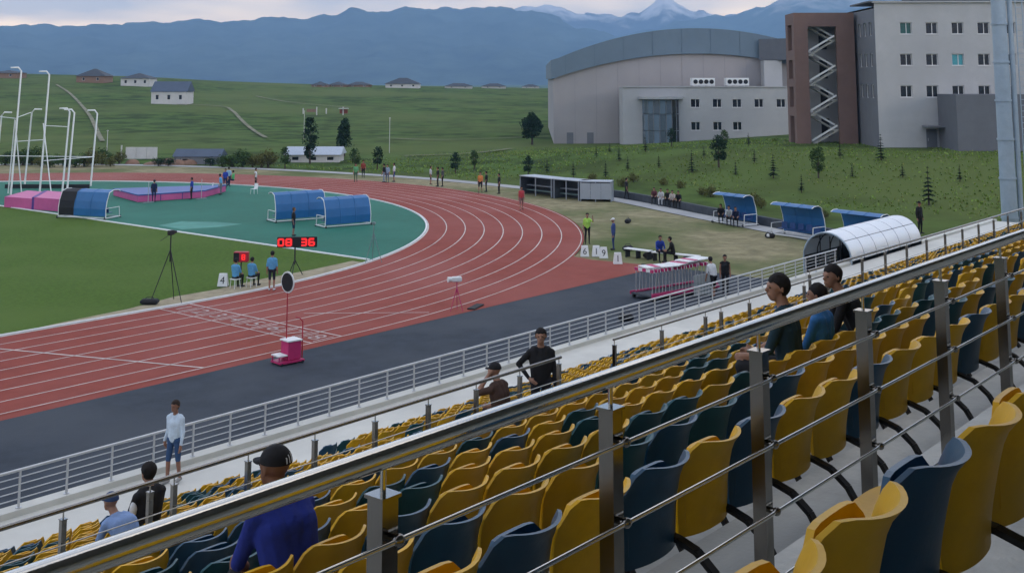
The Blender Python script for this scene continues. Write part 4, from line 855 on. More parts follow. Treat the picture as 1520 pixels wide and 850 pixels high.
m = MB(); m.box((-.02, 0, 1.28), (.42, .2, .2), bev=.03, rz=FACE); m.build('camera_body', M_white, t); m = MB(); m.tube((-.1, .1, 1.28), (-.3, .26, 1.28), .09, .11, n=12); m.build('lens_hood', M_white, t)
mt = thing('cable_mat', 'flat black cable mat on the asphalt by the finish camera', 'mat', (7.313, -9.98, -0.0), rad(20)); m = MB(); m.box((0, 0, .03), (1.1, .35, .06), bev=.02); m.build('pad', M_blackr, mt)
# --- display boards
SEG = {'0': 'abcdef', '1': 'bc', '2': 'abged', '3': 'abgcd', '4': 'fgbc', '5': 'afgcd', '6': 'afgedc', '8': 'abcdefg', '9': 'abcdfg'}
def digit(m, ch, x, z, w, h, y):
    t_ = w * .36; Q = {'a': (0, h / 2, w, t_), 'g': (0, 0, w, t_), 'd': (0, -h / 2, w, t_), 'f': (-w / 2, h / 4, t_, h / 2), 'b': (w / 2, h / 4, t_, h / 2), 'e': (-w / 2, -h / 4, t_, h / 2), 'c': (w / 2, -h / 4, t_, h / 2)}
    for k in SEG[ch]: a, b, c_, d_ = Q[k]; m.box((x + a, y, z + b), (c_, .02, d_))
p = (7.589, 2.227, -0.0); t = thing('display_board', 'wide black timing board with red digits on a tripod', 'display', p, FACE + rad(6))
m = MB(); m.box((.1, 0, 1.58), (1.95, .14, .5), bev=.02); cs = m.build('casing', M_blackr, t)
for x, s_ in ((-.5, '08'), (.62, '36')):
    m = MB()
    for i, ch in enumerate(s_): digit(m, ch, x + (i - .5) * .38, 1.58, .24, .3, -.075)
    m.build('digits', M_led, cs)
m = MB(); m.tube((0, 0, .5), (0, 0, 1.35), .035, n=8); m.build('column', M_tri, t)
for k in range(3): a = k * 2.094 + .3; m = MB(); m.tube((0, 0, .75), (math.cos(a) * .4, math.sin(a) * .4, 0), .022, n=6); m.build('leg', M_tri, t)
p = (4.065, 1.834, -0.0); t = thing('display_board', 'small red timing clock over the officials sitting on the grass edge', 'display', p, FACE)
m = MB(); m.box((0, 0, 1.32), (.68, .3, .46), bev=.02); cs = m.build('casing', M_red, t); m = MB(); m.box((-.2, -.152, 1.32), (.26, .01, .4)); m.build('dark_screen', M_blackr, cs); m = MB(); digit(m, '8', .13, 1.32, .13, .22, -.16); m.build('digits', M_led, cs); m = MB(); m.tube((0, 0, 0), (0, 0, 1.1), .03); m.build('column', M_tri, t)
# --- starter stand with disc
p = (-3.85, -11.357, -0.0); t = thing('starter_stand', 'crimson starter podium with step and black disc on a pole', 'podium', p, rad(-8))
m = MB(); m.box((0, 0, .08), (.95, .62, .06)); m.build('base_plate', M_crim, t)
m = MB(); m.box((.12, 0, .42), (.5, .5, .6), bev=.02); m.build('podium_block', M_crim, t)
m = MB(); m.box((.12, 0, .745), (.56, .56, .04)); m.build('podium_top', M_white, t); m = MB(); m.box((-.33, 0, .3), (.34, .5, .04)); m.build('step', M_white, t)
for yy in (-.22, .22): m = MB(); m.tube((-.46, yy, .1), (-.46, yy, .3), .025); m.build('step_leg', M_crim, t)
m = MB(); m.tube((.05, .2, .76), (.05, .2, 2.3), .02, n=8); m.build('pole', M_red, t)
dn = Vector((1, .1, 0)).normalized(); m = MB(); m.tube(Vector((.05, .2, 2.62)) + dn * .015, Vector((.05, .2, 2.62)) - dn * .015, .36, n=32); dk = m.build('signal_disc', M_white, t); m = MB(); m.tube(Vector((.05, .2, 2.62)) - dn * .03, Vector((.05, .2, 2.62)) + dn * .03, .31, n=32); m.build('disc_face', M_blackr, dk)
m = MB(); m.path([(.5, -.1, .1), (.5, -.1, 1.3), (.42, -.02, 1.42), (.3, .05, 1.44)], .022); m.build('hand_rail', M_red, t)
for x, y in ((-.4, -.3), (.4, -.3), (-.4, .3), (.4, .3)): m = MB(); m.tube((x, y - .03, .04), (x, y + .03, .04), .04, n=10); m.build('wheel', M_blackr, t)
# --- lane number markers
M_ink = mat('black_ink', (0.01, 0.01, 0.012), .6)
def marker(label, p, num, rz=FACE):
    t = thing('lane_marker', label, 'marker', p, rz, 'lane number boxes'); w, h, d = .46, .56, .4; m = MB()
    m.add([(-w / 2, -d / 2, 0), (w / 2, -d / 2, 0), (w / 2, d / 2, 0), (-w / 2, d / 2, 0), (-w * .38, -d * .18, h), (w * .38, -d * .18, h), (w * .38, d * .18, h), (-w * .38, d * .18, h)], [(3, 2, 1, 0), (4, 5, 6, 7), (0, 1, 5, 4), (1, 2, 6, 5), (2, 3, 7, 6), (3, 0, 4, 7)]); m.build('box', M_white, t)
    o = link('number', text_mesh('number', num, .46, M_ink), t, (0, -d * .36, h * .46)); o.rotation_euler = (rad(77), 0, 0)
marker('white lane box numbered 6 at the outer edge of the bend', (21.66, -5.199, -0.0), '6'); marker('white lane box numbered 1 between two others by the bend', (22.061, -5.679, -0.0), '1'); marker('white lane box numbered 9, last of the close three', (21.834, -6.333, -0.0), '9'); marker('white lane box numbered 1 standing alone on the red run-out', (20.725, -8.022, -0.0), '1'); marker('white lane box numbered 4 beside the seated officials', (3.541, 2.463, -0.0), '4')
# --- white low benches and bags by the run-out
for lb, A_, B_ in (('low white bench behind the run-out, nearer the lane boxes', (22.806, -6.945), (22.691, -8.627)), ('low white bench behind the run-out, under the two officials', (22.59, -8.862), (22.824, -11.561))):
    c, a, l_ = between(A_, B_); t = thing('white_bench', lb, 'bench', (c[0], c[1], 0), a, 'low white benches'); m = MB(); m.box((0, .25, .44), (l_, .38, .05)); m.build('seat', M_white, t)
    for x in (-l_ / 2 + .12, 0, l_ / 2 - .12): m = MB(); m.box((x, .25, .2), (.08, .34, .42)); m.build('leg', M_blackr, t)
for lb, p in (('black bag on the low white bench nearer the lane boxes', (24.815, -5.897, -0.0)), ('black bag in front of the low bench', (23.3, -8.274, -0.0)), ('black bag left on the dry grass behind the bench', (35.205, 1.116, -0.0)), ('black bag at the far end of the bench row', (23.68, -10.522, -0.0)), ('black and white bag dropped on the path by the empty shelter', (34.727, -9.611, -0.0)), ('black bag on the asphalt beside the front railing', (9.13, -16.388, 0.0))):
    t = thing('sports_bag', lb, 'bag', (p[0], p[1], .0), rnd.uniform(0, 3), 'black sports bags'); m = MB(); m.box((0, 0, .14), (.6, .3, .28), bev=.08); m.build('body', M_blackr, t); m = MB(); m.path([(-.2, 0, .26), (-.12, 0, .38), (.12, 0, .38), (.2, 0, .26)], .015); m.build('handle', M_tri, t)
    if 'white' in lb and 'path' in lb: m = MB(); m.box((.1, 0, .15), (.2, .31, .2), bev=.04); m.build('side_pocket', M_white, t)
# --- hurdles stacked on a trolley
hp0, hp1 = Vector((13.218, -14.991)), Vector((17.228, -15.823)); hv = hp1 - hp0; ha_ = math.atan2(hv.y, hv.x)
tro = thing('hurdle_trolley', 'flat red trolley carrying the nested hurdles by the railing', 'trolley', ((hp0.x + hp1.x) / 2, (hp0.y + hp1.y) / 2, 0), ha_); Lh = hv.length
m = MB(); m.box((0, .55, .2), (Lh + .2, 1.3, .07)); m.build('deck', M_kerb, tro)
for y in (-.12, 1.22): m = MB(); m.box((0, y, .22), (Lh + .25, .05, .14)); m.build('side_rail', M_crim, tro)
for x in (-Lh / 2, Lh / 2):
    for y in (0, 1.1): m = MB(); m.tube((x, y - .04, .09), (x, y + .04, .09), .09, n=12); m.build('wheel', M_blackr, tro)
def hurdle():
    t = thing('hurdle', 'white topped crimson hurdle nested with others on the trolley', 'hurdle', (0, 0, 0), 0, 'hurdles nested on the trolley')
    m = MB(); m.box((0, 0, 1.0), (.03, 1.2, .14)); b = m.build('top_bar', M_white, t)
    for y in (-.48, 0, .48): m = MB(); m.box((-.018, y, 1.0), (.01, .22, .138)); m.build('red_stripe', M_crim, b)
    for y in (-.5, .5):
        m = MB(); m.tube((0, y, .05), (0, y, .96), .02, n=6); m.build('upright', M_galv, t); m = MB(); m.box((.3, y, .03), (.66, .05, .05)); m.build('foot', M_crim, t)
    return t
h0 = hurdle(); 
for i in range(18):
    o = h0 if i == 0 else copy_tree(h0); q = tro.matrix_basis
    f_ = (i + .3) / 18; px_ = hp0 + hv * f_ * .93; n_ = Vector((-hv.y, hv.x)).normalized() * .55
    o.location = (px_.x + n_.x, px_.y + n_.y, .24); o.rotation_euler = (0, rad(rnd.uniform(-4, 4)), ha_ + rad(rnd.uniform(-3, 3)))
for i, (f_, z, tl) in enumerate(((.62, 1.36, 12), (.26, 1.34, -14), (.8, 1.42, 6))):
    t = thing('hurdle_board', ('long white crossboard lying on the hurdles, nearest the man in white', 'white crossboard tilted over the first hurdles', 'white crossboard lying uppermost on the hurdles')[i], 'board', (hp0.x + hv.x * f_, hp0.y + hv.y * f_ + .5, z), ha_ + rad(tl), 'loose white boards on the hurdles'); m = MB(); m.box((0, 0, 0), (1.7, .8, .05), bev=.01); m.build('plank', M_white, t); m = MB(); m.box((-.3, 0, .03), (.3, .79, .012)); m.build('red_band', M_crim, t)
t = thing('mesh_panel', 'pale mesh panel leaning against the hurdle trolley', 'panel', (hp0.x + hv.x * .72 - .1, hp0.y + hv.y * .72 - .35, .0), ha_); m = MB(); m.box((0, 0, .45), (1.3, .03, .9)); m.build('sheet', mat('mesh_grey', (.42, .45, .46), .6), t)
for i in range(7): m = MB(); m.box((-.6 + .2 * i, -.02, .45), (.015, .012, .86)); m.build('mesh_rod', M_tri2, t)
# --- tunnel canopy
ax0 = 21.6; cyy = -19.3; Rr = 1.2; Lt = 8.8; z0 = 0.0; zs_ = 1.25
t = thing('tunnel_canopy', 'vaulted pale translucent tunnel canopy with dark arched ribs by the railing', 'canopy', (ax0, cyy, 0))
prof = [(-Rr, z0), (-Rr, zs_ * .6), (-Rr, zs_)] + [(-Rr * math.cos(a), zs_ + Rr * math.sin(a)) for a in (math.pi * k / 14 for k in range(1, 14))] + [(Rr, zs_), (Rr, zs_ * .6), (Rr, z0)]
for k in range(6):
    x0, x1 = Lt * k / 6 + .02, Lt * (k + 1) / 6 - .02
    m = MB(); m.slab([[(x0, y, z) for y, z in prof], [(x1, y, z) for y, z in prof]], (0, 0, -.015)); m.build('roof_panel', M_poly, t)
for k in range(7): m = MB(); m.path([(Lt * k / 6, y * .985, z * .99) for y, z in prof], .045 if k == 0 else .03, 6); m.build('rib', M_mast if k == 0 else M_tri, t)
for z in (zs_, zs_ + Rr * .7): 
    for s_ in (-1, 1): m = MB(); yy = s_ * (Rr if z == zs_ else Rr * .7) * .98; m.tube((0, yy, z), (Lt, yy, z), .025, n=6); m.build('purlin', M_tri, t)
m = MB(); m.box((Lt / 2, 0, -.01), (Lt, 2 * Rr, .06)); m.build('floor', M_conc, t)
for k in range(4): m = MB(); m.tube((.9, -.75 + .5 * k, 0), (.9, -.75 + .5 * k, zs_ + Rr * .75), .03, n=6); m.build('gate_bar', M_tri, t)
# --- white plastic chairs on the green area
def chair(label, p, rz):
    t = thing('plastic_chair', label, 'chair', p, rz, 'white plastic chairs'); m = MB(); m.box((0, 0, .43), (.44, .44, .035), bev=.012); m.build('seat', M_white, t)
    m = MB(); m.slab([[(-.21, -.2, .45), (0, -.23, .45), (.21, -.2, .45)], [(-.2, -.26, .85), (0, -.3, .87), (.2, -.26, .85)]], (0, -.02, 0)); m.build('backrest', M_white, t)
    for x in (-.18, .18):
        for y in (-.18, .18): m = MB(); m.tube((x, y, .42), (x * 1.15, y * 1.15, 0), .02, n=6); m.build('leg', M_white, t)
chair('white plastic chair beside the end of the vault mat', (29.241, 39.785, -0.0), FACE + 2); chair('white plastic chair alone on the green rubber under the man in white', (31.303, 36.413, -0.0), FACE + 2.6)
# ------------------------------------------------------------------ people
V = Vector
SKIN = (0.31, 0.17, 0.115)
def pmat(kind, c): return mat('%s_%02x%02x%02x' % (kind, *[int(min(1, v) * 255) for v in c]), c, 0.55 if kind == 'skin' else 0.85, var=0.1 if kind == 'skin' else .16, scale=9, bump=0.0 if kind == 'skin' else .3, bscale=25, spec=.3)
def pose(kind, H, o):
    """joint positions, facing +y, standing or sitting height scaled to H"""
    k = H / 1.75; J = {}
    if kind.startswith('sit'):
        z = .50; lean = o.get('lean', .0)
        J['pel'] = V((0, 0, z + .03)); top = .48
        J['che'] = J['pel'] + V((0, lean * .6, .34)); J['nec'] = J['pel'] + V((0, lean, .55 - lean * .25)); J['hed'] = J['nec'] + V((0, .035 + lean * .25, .14 - lean * .1))
        for s, n in ((-1, 'l'), (1, 'r')):
            J['hip' + n] = V((s * .09, 0, z)); J['kne' + n] = V((s * .13, .42, z + .02)); J['ank' + n] = V((s * .12, .40, .09)); J['toe' + n] = V((s * .13, .56, .04))
            J['sho' + n] = J['nec'] + V((s * .175, -.005, -.095)); J['elb' + n] = J['sho' + n] + V((s * .05, .1, -.26)); J['wri' + n] = V((s * .12, .33, z + .12)); J['han' + n] = J['wri' + n] + V((0, .08, -.01))
    else:
        st = o.get('stride', 0.0); lean = o.get('lean', .0)
        J['pel'] = V((0, 0, .95)); J['che'] = V((0, lean * .6, 1.25)); J['nec'] = V((0, lean, 1.46 - lean * .2)); J['hed'] = J['nec'] + V((0, .025 + lean * .2, .15))
        for s, n in ((-1, 'l'), (1, 'r')):
            d = st * s; J['hip' + n] = V((s * .085, 0, .92)); J['kne' + n] = V((s * .1, d * .5 + .03, .5)); J['ank' + n] = V((s * .1, d, .09 + (abs(d) * .25 if d < 0 else 0))); J['toe' + n] = J['ank' + n] + V((s * .03, .15, -.05))
            J['sho' + n] = J['nec'] + V((s * .175, -.005, -.1)); J['elb' + n] = J['sho' + n] + V((s * .05, -.02 - d * .3, -.28)); J['wri' + n] = J['elb' + n] + V((s * .01, .06 - d * .2, -.24)); J['han' + n] = J['wri' + n] + V((0, .02, -.08))
    for a, b in o.get('set', {}).items(): J[a] = V(b)
    for a, b in o.get('move', {}).items(): J[a] = J[a] + V(b)
    return {a: b * k for a, b in J.items()}, k
def capsule(m, a, b, ra, rb, n=10):
    a, b = V(a), V(b); d = (b - a); L_ = d.length
    if L_ < 1e-5: return
    d /= L_; u, w = basis(d); rings = []; cs = [(math.cos(6.2832 * i / n), math.sin(6.2832 * i / n)) for i in range(n)]
    prof = [(-ra * math.cos(t), ra * math.sin(t)) for t in (.25, .7, 1.15)] + [(0, ra), (L_, rb)] + [(L_ + rb * math.cos(t), rb * math.sin(t)) for t in (1.15, .7, .25)]
    P = [[a + d * x + u * (c * r) + w * (s * r) for c, s in cs] for x, r in prof]
    m.grid([r for r in P], 0, True, True); o = len(m.v)
    m.add([a - d * ra] + P[0], [(0, 1 + (i + 1) % n, 1 + i) for i in range(n)]); m.add([b + d * rb] + P[-1], [(0, 1 + i, 1 + (i + 1) % n) for i in range(n)])
QUEUE = []
def person(label, p, facing, kind='stand', top=(.02, .02, .025), bottom=(.02, .02, .03), H=1.74, vox=.03, hair=(.012, .01, .01), skin=SKIN, sleeves='short', shorts=False, cap=None, group=None, shoes=(.03, .03, .035), head_turn=0.0, brim=False, extra=None, **o):
    J, k = pose(kind, H, o); B = []       # bones: a, b, ra, rb, tag
    def bone(a, b, ra, rb, t): B.append((V(J[a]) if isinstance(a, str) else V(a), V(J[b]) if isinstance(b, str) else V(b), ra * k, rb * k, t))
    bone('hipl', 'hipr', .105, .105, 'b')
    for s in (-1, 1):
        bone(J['pel'] + V((s * .06, .0, .03)), J['che'] + V((s * .085, 0, 0)), .105, .115, 't')
        bone(J['che'] + V((s * .08, 0, 0)), J['nec'] + V((s * .1, -.01, -.09)), .115, .095, 't')
    bone(J['pel'] + V((0, .012, .0)), J['che'] + V((0, .015, 0)), .115, .13, 't'); bone(J['che'] + V((0, .01, 0)), J['nec'] + V((0, -.015, -.1)), .13, .105, 't')
    for n in 'lr': bone(J['nec'] + V((0, -.015, -.035)), 'sho' + n, .058, .066, 't')
    bone(J['nec'] + V((0, -.01, -.06)), J['hed'] + V((0, -.01, -.03)), .058, .055, 's')
    for n in 'lr':
        bone('sho' + n, 'elb' + n, .062, .046, 't'); mid_ = J['elb' + n].lerp(J['wri' + n], .02)
        bone('elb' + n, 'wri' + n, .044, .031, 't' if sleeves == 'long' else 's')
        if sleeves == 'none': B[-2] = B[-2][:4] + ('s',)
        hd = (J['han' + n] - J['wri' + n]).normalized(); sx = -1 if n == 'l' else 1; side = hd.cross(V((sx, 0, .2))).normalized()
        pc = J['wri' + n] + hd * .055; B.append((J['wri' + n], pc + hd * .03, .03 * k, .034 * k, 's'))
        for f, (off, ln) in enumerate(((-.028, .058), (-.01, .07), (.01, .066), (.028, .05))):
            r_ = pc + hd * .04 + side * off; B.append((r_, r_ + hd * ln * .55, .0105, .0098, 's')); B.append((r_ + hd * ln * .55, r_ + hd * ln + V((-sx * .018, 0, -.004)), .0098, .0085, 's'))
        B.append((pc - side * .03, pc - side * .06 + hd * .035, .0125, .0105, 's'))
        bone('hip' + n, 'kne' + n, .088, .062, 'b'); bone('kne' + n, 'ank' + n, .056, .038, 's' if shorts else 'b'); bone(J['ank' + n] + V((0, -.03, -.035)), 'toe' + n, .045, .038, 'f')
    rot = Matrix.Rotation(rad(head_turn), 3, 'Z'); hc = J['hed']; hx = lambda x, y, z: hc + rot @ (V((x, y, z)) * k)
    B.append((hx(0, -.015, .045), hx(0, .01, .035), .088 * k, .085 * k, 's')); B.append((hx(0, .03, -.02), hx(0, .045, -.055), .066 * k, .05 * k, 's'))   # skull, jaw
    B.append((hx(0, .09, .03), hx(0, .112, -.005), .012 * k, .017 * k, 's'))                                                                             # nose
    B.append((hx(-.03, .088, .045), hx(.03, .088, .045), .014 * k, .014 * k, 's')); B.append((hx(-.02, .092, -.045), hx(.02, .092, -.045), .012 * k, .012 * k, 's'))   # brow, mouth
    for s in (-1, 1): B.append((hx(s * .088, -.01, .025), hx(s * .092, -.012, -.01), .014 * k, .011 * k, 's'))                                              # ears
    m = MB()
    for a, b, ra, rb, t in B:
        capsule(m, a, b, max(ra, vox * .55), max(rb, vox * .55), 10 if vox < .02 else 8)
    me = m.mesh('body', []); ob = bpy.data.objects.new('body', me); COL.objects.link(ob)
    r1 = ob.modifiers.new('r', 'REMESH'); r1.mode = 'VOXEL'; r1.voxel_size = vox; r1.use_smooth_shade = True
    s1 = ob.modifiers.new('s', 'SMOOTH'); s1.factor = .5; s1.iterations = 2 if vox < .02 else 1
    t = thing('person', label, 'person', p, rad(facing - 90), group)
    mats_ = [pmat('skin', skin), pmat('cloth', top), pmat('cloth', bottom), pmat('cloth', shoes)]
    QUEUE.append((ob, t, B, mats_, vox))
    # hair / cap
    hm = MB(); R_ = .099 * k; nu, nv = (36, 16) if vox < .02 else (16, 7); P = []
    for j in range(nv + 1):
        row = []
        for i in range(nu):
            a = 6.2832 * i / nu; fr = max(0, math.sin(a)); lowz = -.88 + 1.12 * sstep(-.25, .6, math.sin(a)) + .06 * math.sin(a * 9) if cap is None else .02
            th = math.asin(lowz) + (math.pi / 2 - math.asin(lowz)) * j / nv; jit = 1 + ((.05 * noise.noise(V((math.cos(a) * 2, math.sin(a) * 2, th * 2 + H * 9))) + .045 * noise.noise(V((math.cos(a) * 9, math.sin(a) * 9, th * 5 + H * 9))) + .02 * max(0, math.sin(th))) if cap is None else 0)
            row.append(hx(R_ / k * math.cos(th) * math.cos(a) * jit * .97, R_ / k * math.cos(th) * math.sin(a) * jit * 1.06 - .012, .045 + R_ / k * math.sin(th) * jit * (1.04 if th > 0 else 1.2)))
        P.append(row)
    hm.grid(P, 0, True, True)
    if cap is None: hm.build('hair', pmat('hair', hair), t)
    else:
        co = hm.build('cap', pmat('cloth', cap), t); bm_ = MB()
        n0 = 10
        if brim: P = [[hx(r * math.cos(a), r * math.sin(a) * 1.05, .05 - (r - .09) * .12) for a in (6.2832 * i / 20 for i in range(20))] for r in (.09, .13, .17)]; bm_.grid(P, 0, True, True)
        else: P = [[hx(.085 * math.sin(a) * (1 - .15 * q), .085 * math.cos(a) + .085 * q * math.cos(a * .8), .05 - .02 * q) for a in (-1.2 + 2.4 * i / n0 for i in range(n0 + 1))] for q in (0, .5, 1)]; bm_.slab(P, (0, 0, .008))
        bm_.build('brim', pmat('cloth', cap), t)
    if vox < .02:
        for s in (-1, 1): em = MB(); c_ = hx(s * .033, .086, .022); em.ell(c_, (.012, .009, .007), 8, 6); em.build('eye', M_ink, t)
    if extra: extra(t, J, hx, k)
    return t
YEL = (0.35, 0.6, 0.1); LB = (.1, .32, .55); NAVY = (.012, .02, .06); BLK = (.012, .012, .014); WHT = (.6, .62, .64); RYL = (.02, .05, .3)
AWAY, LEFT, RIGHT, BACK = 39.8, 129.8, -50.2, 219.8
# --- in the stand
def cap_marks(t, J, hx, k):
    for i in range(3):
        m = MB(); a0 = -1.2 - .24 * i; P = [[hx(math.cos(a) * r, math.sin(a) * r * 1.06 - .008, z) for a in (a0 - .05, a0 + .05)] for z, r in ((.055 + .0, .1035), (.085, .098), (.108 - .008 * i, .088))]
        m.grid(P); m.build('white_stripe', pmat('cloth', WHT), t)
def seat_pos(tier, k, x): return (x, CY0 + (3.05 if tier == 1 else 12.17) + .85 * k + .16, (6.99 if tier == 1 else 3.57) - .3 * k)
person('man in black cap with white stripes and blue shirt sitting below the handrail', seat_pos(1, 2, -25.6), 86, 'sit', (.016, .032, .24), BLK, 1.55, .011, cap=BLK, skin=(.2, .095, .055), lean=.15, head_turn=10, extra=cap_marks)
person('person in light blue shirt bent far forward on the lower seats', seat_pos(2, 0, -21.8), 100, 'sit', (.2, .3, .52), (.05, .05, .07), 1.55, .014, cap=(.03, .06, .14), lean=.34)
def white_cuffs(t, J, hx, k):
    m = MB(); c_ = J['elbl'] * .5 + J['shol'] * .5; m.ell(c_ + V((-.03, -.05, 0)), (.05, .05, .1), 10, 6); m.build('sleeve_patch', pmat('cloth', WHT), t)
person('person in black top with white sleeve patches sitting at the lower rows by the walkway', seat_pos(2, 2, -20.5), 92, 'sit', BLK, BLK, 1.84, .014, extra=white_cuffs)
person('man in pale blue shirt and denim shorts standing by the front railing', (-14.909, -21.171, 1.07), 196, 'stand', (.5, .6, .7), (.03, .07, .16), 1.68, .012, sleeves='long', shorts=True, stride=.08, hair=(.03, .02, .015), skin=(.24, .12, .08), move={'wrir': (.04, .02, .02)}, shoes=(.3, .3, .3))
person('person in black cap and brown top sitting with a hand raised to the face', seat_pos(2, 0, -15.15), 95, 'sit', (.06, .035, .028), BLK, 1.84, .013, cap=BLK, sleeves='short', lean=.1, set={'elbl': (-.3, .28, .9), 'wril': (-.1, .2, 1.14), 'hanl': (-.06, .17, 1.22)})
person('man in black tracksuit standing on the stair past the middle railing', (-14.2, CY0 + 12.3, 3.57), 225, 'stand', BLK, (.014, .014, .02), 1.8, .013, sleeves='long', set={'elbr': (.36, -.05, 1.18), 'wrir': (.2, .08, .98), 'hanr': (.15, .13, .95)}, head_turn=-10)
person('man in dark teal shirt sitting in the upper rows looking along the track', seat_pos(1, 2, -19.85), 105, 'sit', (.012, .035, .05), (.015, .016, .02), 1.76, .012, head_turn=30, lean=.05, shoes=WHT)
person('child in bright blue shirt sitting between the two dark dressed men', seat_pos(1, 2, -19.2), 95, 'sit', (.03, .14, .34), (.05, .05, .06), 1.52, .012, head_turn=10)
person('man in black jacket leaning over the child in blue', seat_pos(1, 2, -18.2), 120, 'sit', BLK, BLK, 1.68, .012, sleeves='long', lean=.22, head_turn=35)
person('man in black with a wide brimmed hat standing by the tunnel canopy', (34.303, -19.001, 1.07), 250, 'stand', BLK, BLK, 1.78, .016, cap=BLK, brim=True, sleeves='long')
person('person in white shirt and black shorts standing at the hurdles', (15.621, -16.672, 0.0), RIGHT + 120, 'stand', WHT, BLK, 1.78, .016, shorts=True, lean=.15, stride=.1)
person('bare armed person in black vest behind the one in white at the hurdles', (16.792, -16.587, 0.0), BACK, 'stand', BLK, BLK, 1.72, .016, sleeves='none', skin=(.3, .15, .1))
# --- officials on the grass edge
for lb, p in (('official in blue sitting on a stool under the small red clock', (3.585, 1.598, -0.0)), ('official in blue sitting beside the one under the clock', (4.279, 1.305, -0.0))):
    person(lb, (p[0], p[1], -.02), AWAY - 20, 'sit', LB, BLK, 1.74, .022, group='seated officials')
    st = thing('folding_stool', ('small white stool of the official under the clock' if 'stool' in lb else 'small white stool of the second seated official'), 'stool', (p[0], p[1], -.02), 0); m = MB(); m.box((0, 0, .42), (.36, .36, .04)); m.build('seat', M_white, st)
    for x in (-.14, .14):
        for y in (-.14, .14): m = MB(); m.tube((x, y, .4), (x * 1.2, y * 1.2, 0), .015); m.build('leg', M_white, st)
person('official in light blue top and dark shorts standing on the grass edge', (4.234, -0.24, -0.0), AWAY, 'stand', LB, (.02, .025, .04), 1.76, .02, shorts=True, shoes=WHT)
person('athlete in black standing in front of the blue shelters', (16.686, 13.44, -0.0), RIGHT, 'stand', BLK, NAVY, 1.72, .022, shorts=True, hair=(.1, .06, .03))
# --- at the jumping area
person('official in dark blue at the near side of the vault mat', (22.236, 37.275, -0.0), AWAY, 'stand', NAVY, NAVY, 1.74, .026); person('official in dark blue at the far side of the vault mat', (25.342, 36.736, -0.0), LEFT, 'stand', RYL, BLK, 1.74, .026)
for i, (lb, x, y, c, kd) in enumerate((('helper in light blue leaning over the end of the vault mat', 0, 0, LB, 'stand'), ('helper in blue at the head of the vault runway group', 1, 0, RYL, 'stand'), ('helper in pale blue standing in the runway group', 2, 0, (.25, .4, .55), 'stand'), ('helper in green jacket crouching by the runway group', 3, 0, (.1, .4, .15), 'sit'))):
    q = ((29.172, 38.08, -0.0), (32.653, 42.302, -0.0), (34.019, 43.676, -0.0), (35.103, 44.448, -0.0))[i]; person(lb, q, (LEFT, BACK, AWAY, LEFT)[i], kd, c, (.15, .16, .18) if i == 0 else NAVY, 1.74, .028, lean=.1 if i == 0 else 0)
person('athlete in white vest and black shorts on the far lane', (34.772, 40.752, -0.0), RIGHT, 'stand', WHT, BLK, 1.74, .028, shorts=True, stride=.12, sleeves='none')
# --- along the outside of the bend
far = (('spectator in green top by the far bend', (44.657, 38.413, -0.0), (.1, .32, .14), (.05, .1, .06), BACK), ('spectator in dark red top by the far bend', (48.176, 41.196, -0.0), (.2, .04, .03), BLK, BACK), ('spectator in dark top, first of the three by the bend', (45.876, 35.838, -0.0), BLK, (.2, .25, .32), LEFT), ('spectator in grey blue, middle of the three by the bend', (46.079, 35.595, -0.0), (.22, .3, .4), (.1, .12, .16), BACK), ('spectator in white top and blue shorts by the bend', (46.985, 35.622, -0.0), WHT, (.03, .06, .2), LEFT), ('spectator in white and black, one of the next three by the bend', (47.17, 31.033, -0.0), (.45, .47, .5), BLK, RIGHT), ('spectator in black jacket between two others by the bend', (46.151, 29.125, -0.0), BLK, BLK, LEFT), ('spectator in black and grey at the end of the three', (46.424, 28.798, -0.0), (.06, .06, .07), BLK, LEFT), ('athlete in orange top standing at the track edge', (44.424, 22.486, -0.0), (.55, .2, .06), BLK, BACK), ('person in black beside the athlete in orange', (45.201, 22.476, -0.0), BLK, BLK, LEFT), ('coach in black standing at the outer lane', (44.576, 20.495, -0.0), BLK, BLK, LEFT), ('runner in red vest on the outer lane of the bend', (36.48, 11.428, -0.0), (.4, .05, .06), (.2, .1, .1), BACK), ('person in black walking on the path by the silver shelter', (47.828, 9.768, -0.0), BLK, BLK, RIGHT))
for i, (lb, p, a, b, f_) in enumerate(far):
    person(lb, p, f_ + rnd.uniform(-25, 25), 'stand', a, b, rnd.uniform(1.68, 1.82), .028, stride=.14 if i in (2, 8, 11, 12) else .04, shorts=i in (4, 5, 8, 11), sleeves='none' if i == 11 else 'short')
person('official in neon yellow vest holding both hands up by the lane boxes', (25.505, -2.583, -0.0), BACK, 'stand', YEL, BLK, 1.78, .024, set={'elbl': (-.33, .12, 1.25), 'wril': (-.3, .2, 1.52), 'hanl': (-.3, .22, 1.6)})
person('official in blue tracksuit and white cap behind the lone lane box', (24.515, -5.138, -0.0), LEFT, 'stand', (.04, .07, .2), (.03, .05, .15), 1.78, .024, cap=WHT, sleeves='long')
for lb, p, c, f_ in (('official in royal blue sitting on the low white bench', (22.889, -9.22, -0.0), RYL, BACK + 10), ('person in black sitting turned on the low white bench', (22.792, -10.156, -0.0), BLK, LEFT - 10)):
    person(lb, (p[0], p[1], 0), f_, 'sit', c, BLK, 1.78, .022, sleeves='long', lean=.12)
for lb, p, c in (('spectator in dark red sitting on the low wall by the path', (46.311, 6.103, -0.0), (.1, .03, .04)), ('spectator in white trousers sitting on the low wall', (45.832, 5.186, -0.0), (.5, .5, .52)), ('spectator in black sitting on the low wall between pale shirts', (45.762, 4.537, -0.0), BLK), ('spectator in pale shirt sitting on the low wall', (45.199, 3.769, -0.0), (.5, .45, .42)), ('spectator in black at the end of the low wall group', (45.1, 3.177, -0.0), BLK)):
    person(lb, (p[0], p[1], .02), 200, 'sit', c, WHT if 'trousers' in lb else BLK, 1.72, .026, lean=.15)
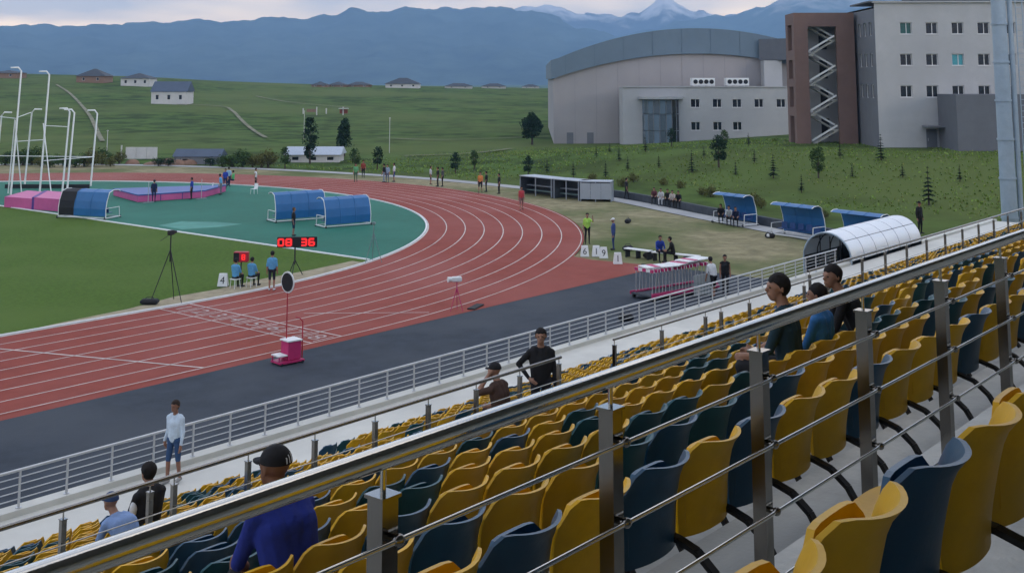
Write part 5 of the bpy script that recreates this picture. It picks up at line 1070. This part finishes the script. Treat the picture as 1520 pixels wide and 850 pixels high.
for lb, p, c in (('person in black sitting at the end of the occupied blue shelter', (39.009, -4.01, -0.0), BLK), ('person in white sitting inside the occupied blue shelter', (38.407, -4.95, -0.0), (.45, .48, .5)), ('person in dark blue sitting deep in the occupied blue shelter', (38.072, -5.63, -0.0), NAVY)):
    person(lb, (p[0] + .25, p[1] + .3, .02), 205, 'sit', c, BLK, 1.72, .026, lean=.2)

# ---- turn the queued figures into plain meshes, each one continuous surface coloured by the nearest limb
bpy.context.view_layer.update(); dg = bpy.context.evaluated_depsgraph_get()
TG = {'s': 0, 't': 1, 'b': 2, 'f': 3}
done = [(bpy.data.meshes.new_from_object(ob.evaluated_get(dg)), ob, t, B, ms, vx) for ob, t, B, ms, vx in QUEUE]
for me, ob, t, B, ms, vx in done:
    n = len(me.polygons); c = np.zeros(n * 3); me.polygons.foreach_get('center', c); c = c.reshape(n, 3); best = np.full(n, 1e9); idx = np.zeros(n, int)
    for a, b, ra, rb, tg in B:
        a_, d = np.array(a), np.array(b) - np.array(a); L2 = max(d @ d, 1e-9); q = np.clip(((c - a_) @ d) / L2, 0, 1); dist = np.linalg.norm(c - a_ - q[:, None] * d, axis=1) - (ra + (rb - ra) * q)
        w = dist < best; best[w] = dist[w]; idx[w] = TG[tg]
    me.materials.clear()
    for k in ms: me.materials.append(k)
    me.polygons.foreach_set('material_index', idx.astype(np.int32)); me.polygons.foreach_set('use_smooth', np.ones(n, bool)); me.name = 'body'; me.update()
    bpy.data.objects.remove(ob); o = link('body', me, t)

# ------------------------------------------------------------------ air: one closed box of thin haze round the whole place
hz = MB(); hz.box((0, 0, 360), (17600, 17600, 760)); ho = hz.build('haze', []); ho['kind'] = 'stuff'; ho['label'] = 'thin blue evening haze filling the valley'; ho['category'] = 'haze'
hmat = bpy.data.materials.new('haze_air'); hmat.use_nodes = True; nt = hmat.node_tree; nt.nodes.clear()
out = nt.nodes.new('ShaderNodeOutputMaterial'); pvv = nt.nodes.new('ShaderNodeVolumePrincipled'); pvv.inputs['Color'].default_value = (0.33, 0.6, 1.0, 1); pvv.inputs['Density'].default_value = 0.0002; pvv.inputs['Anisotropy'].default_value = 0.0
nt.links.new(pvv.outputs[0], out.inputs['Volume']); ho.data.materials.append(hmat)
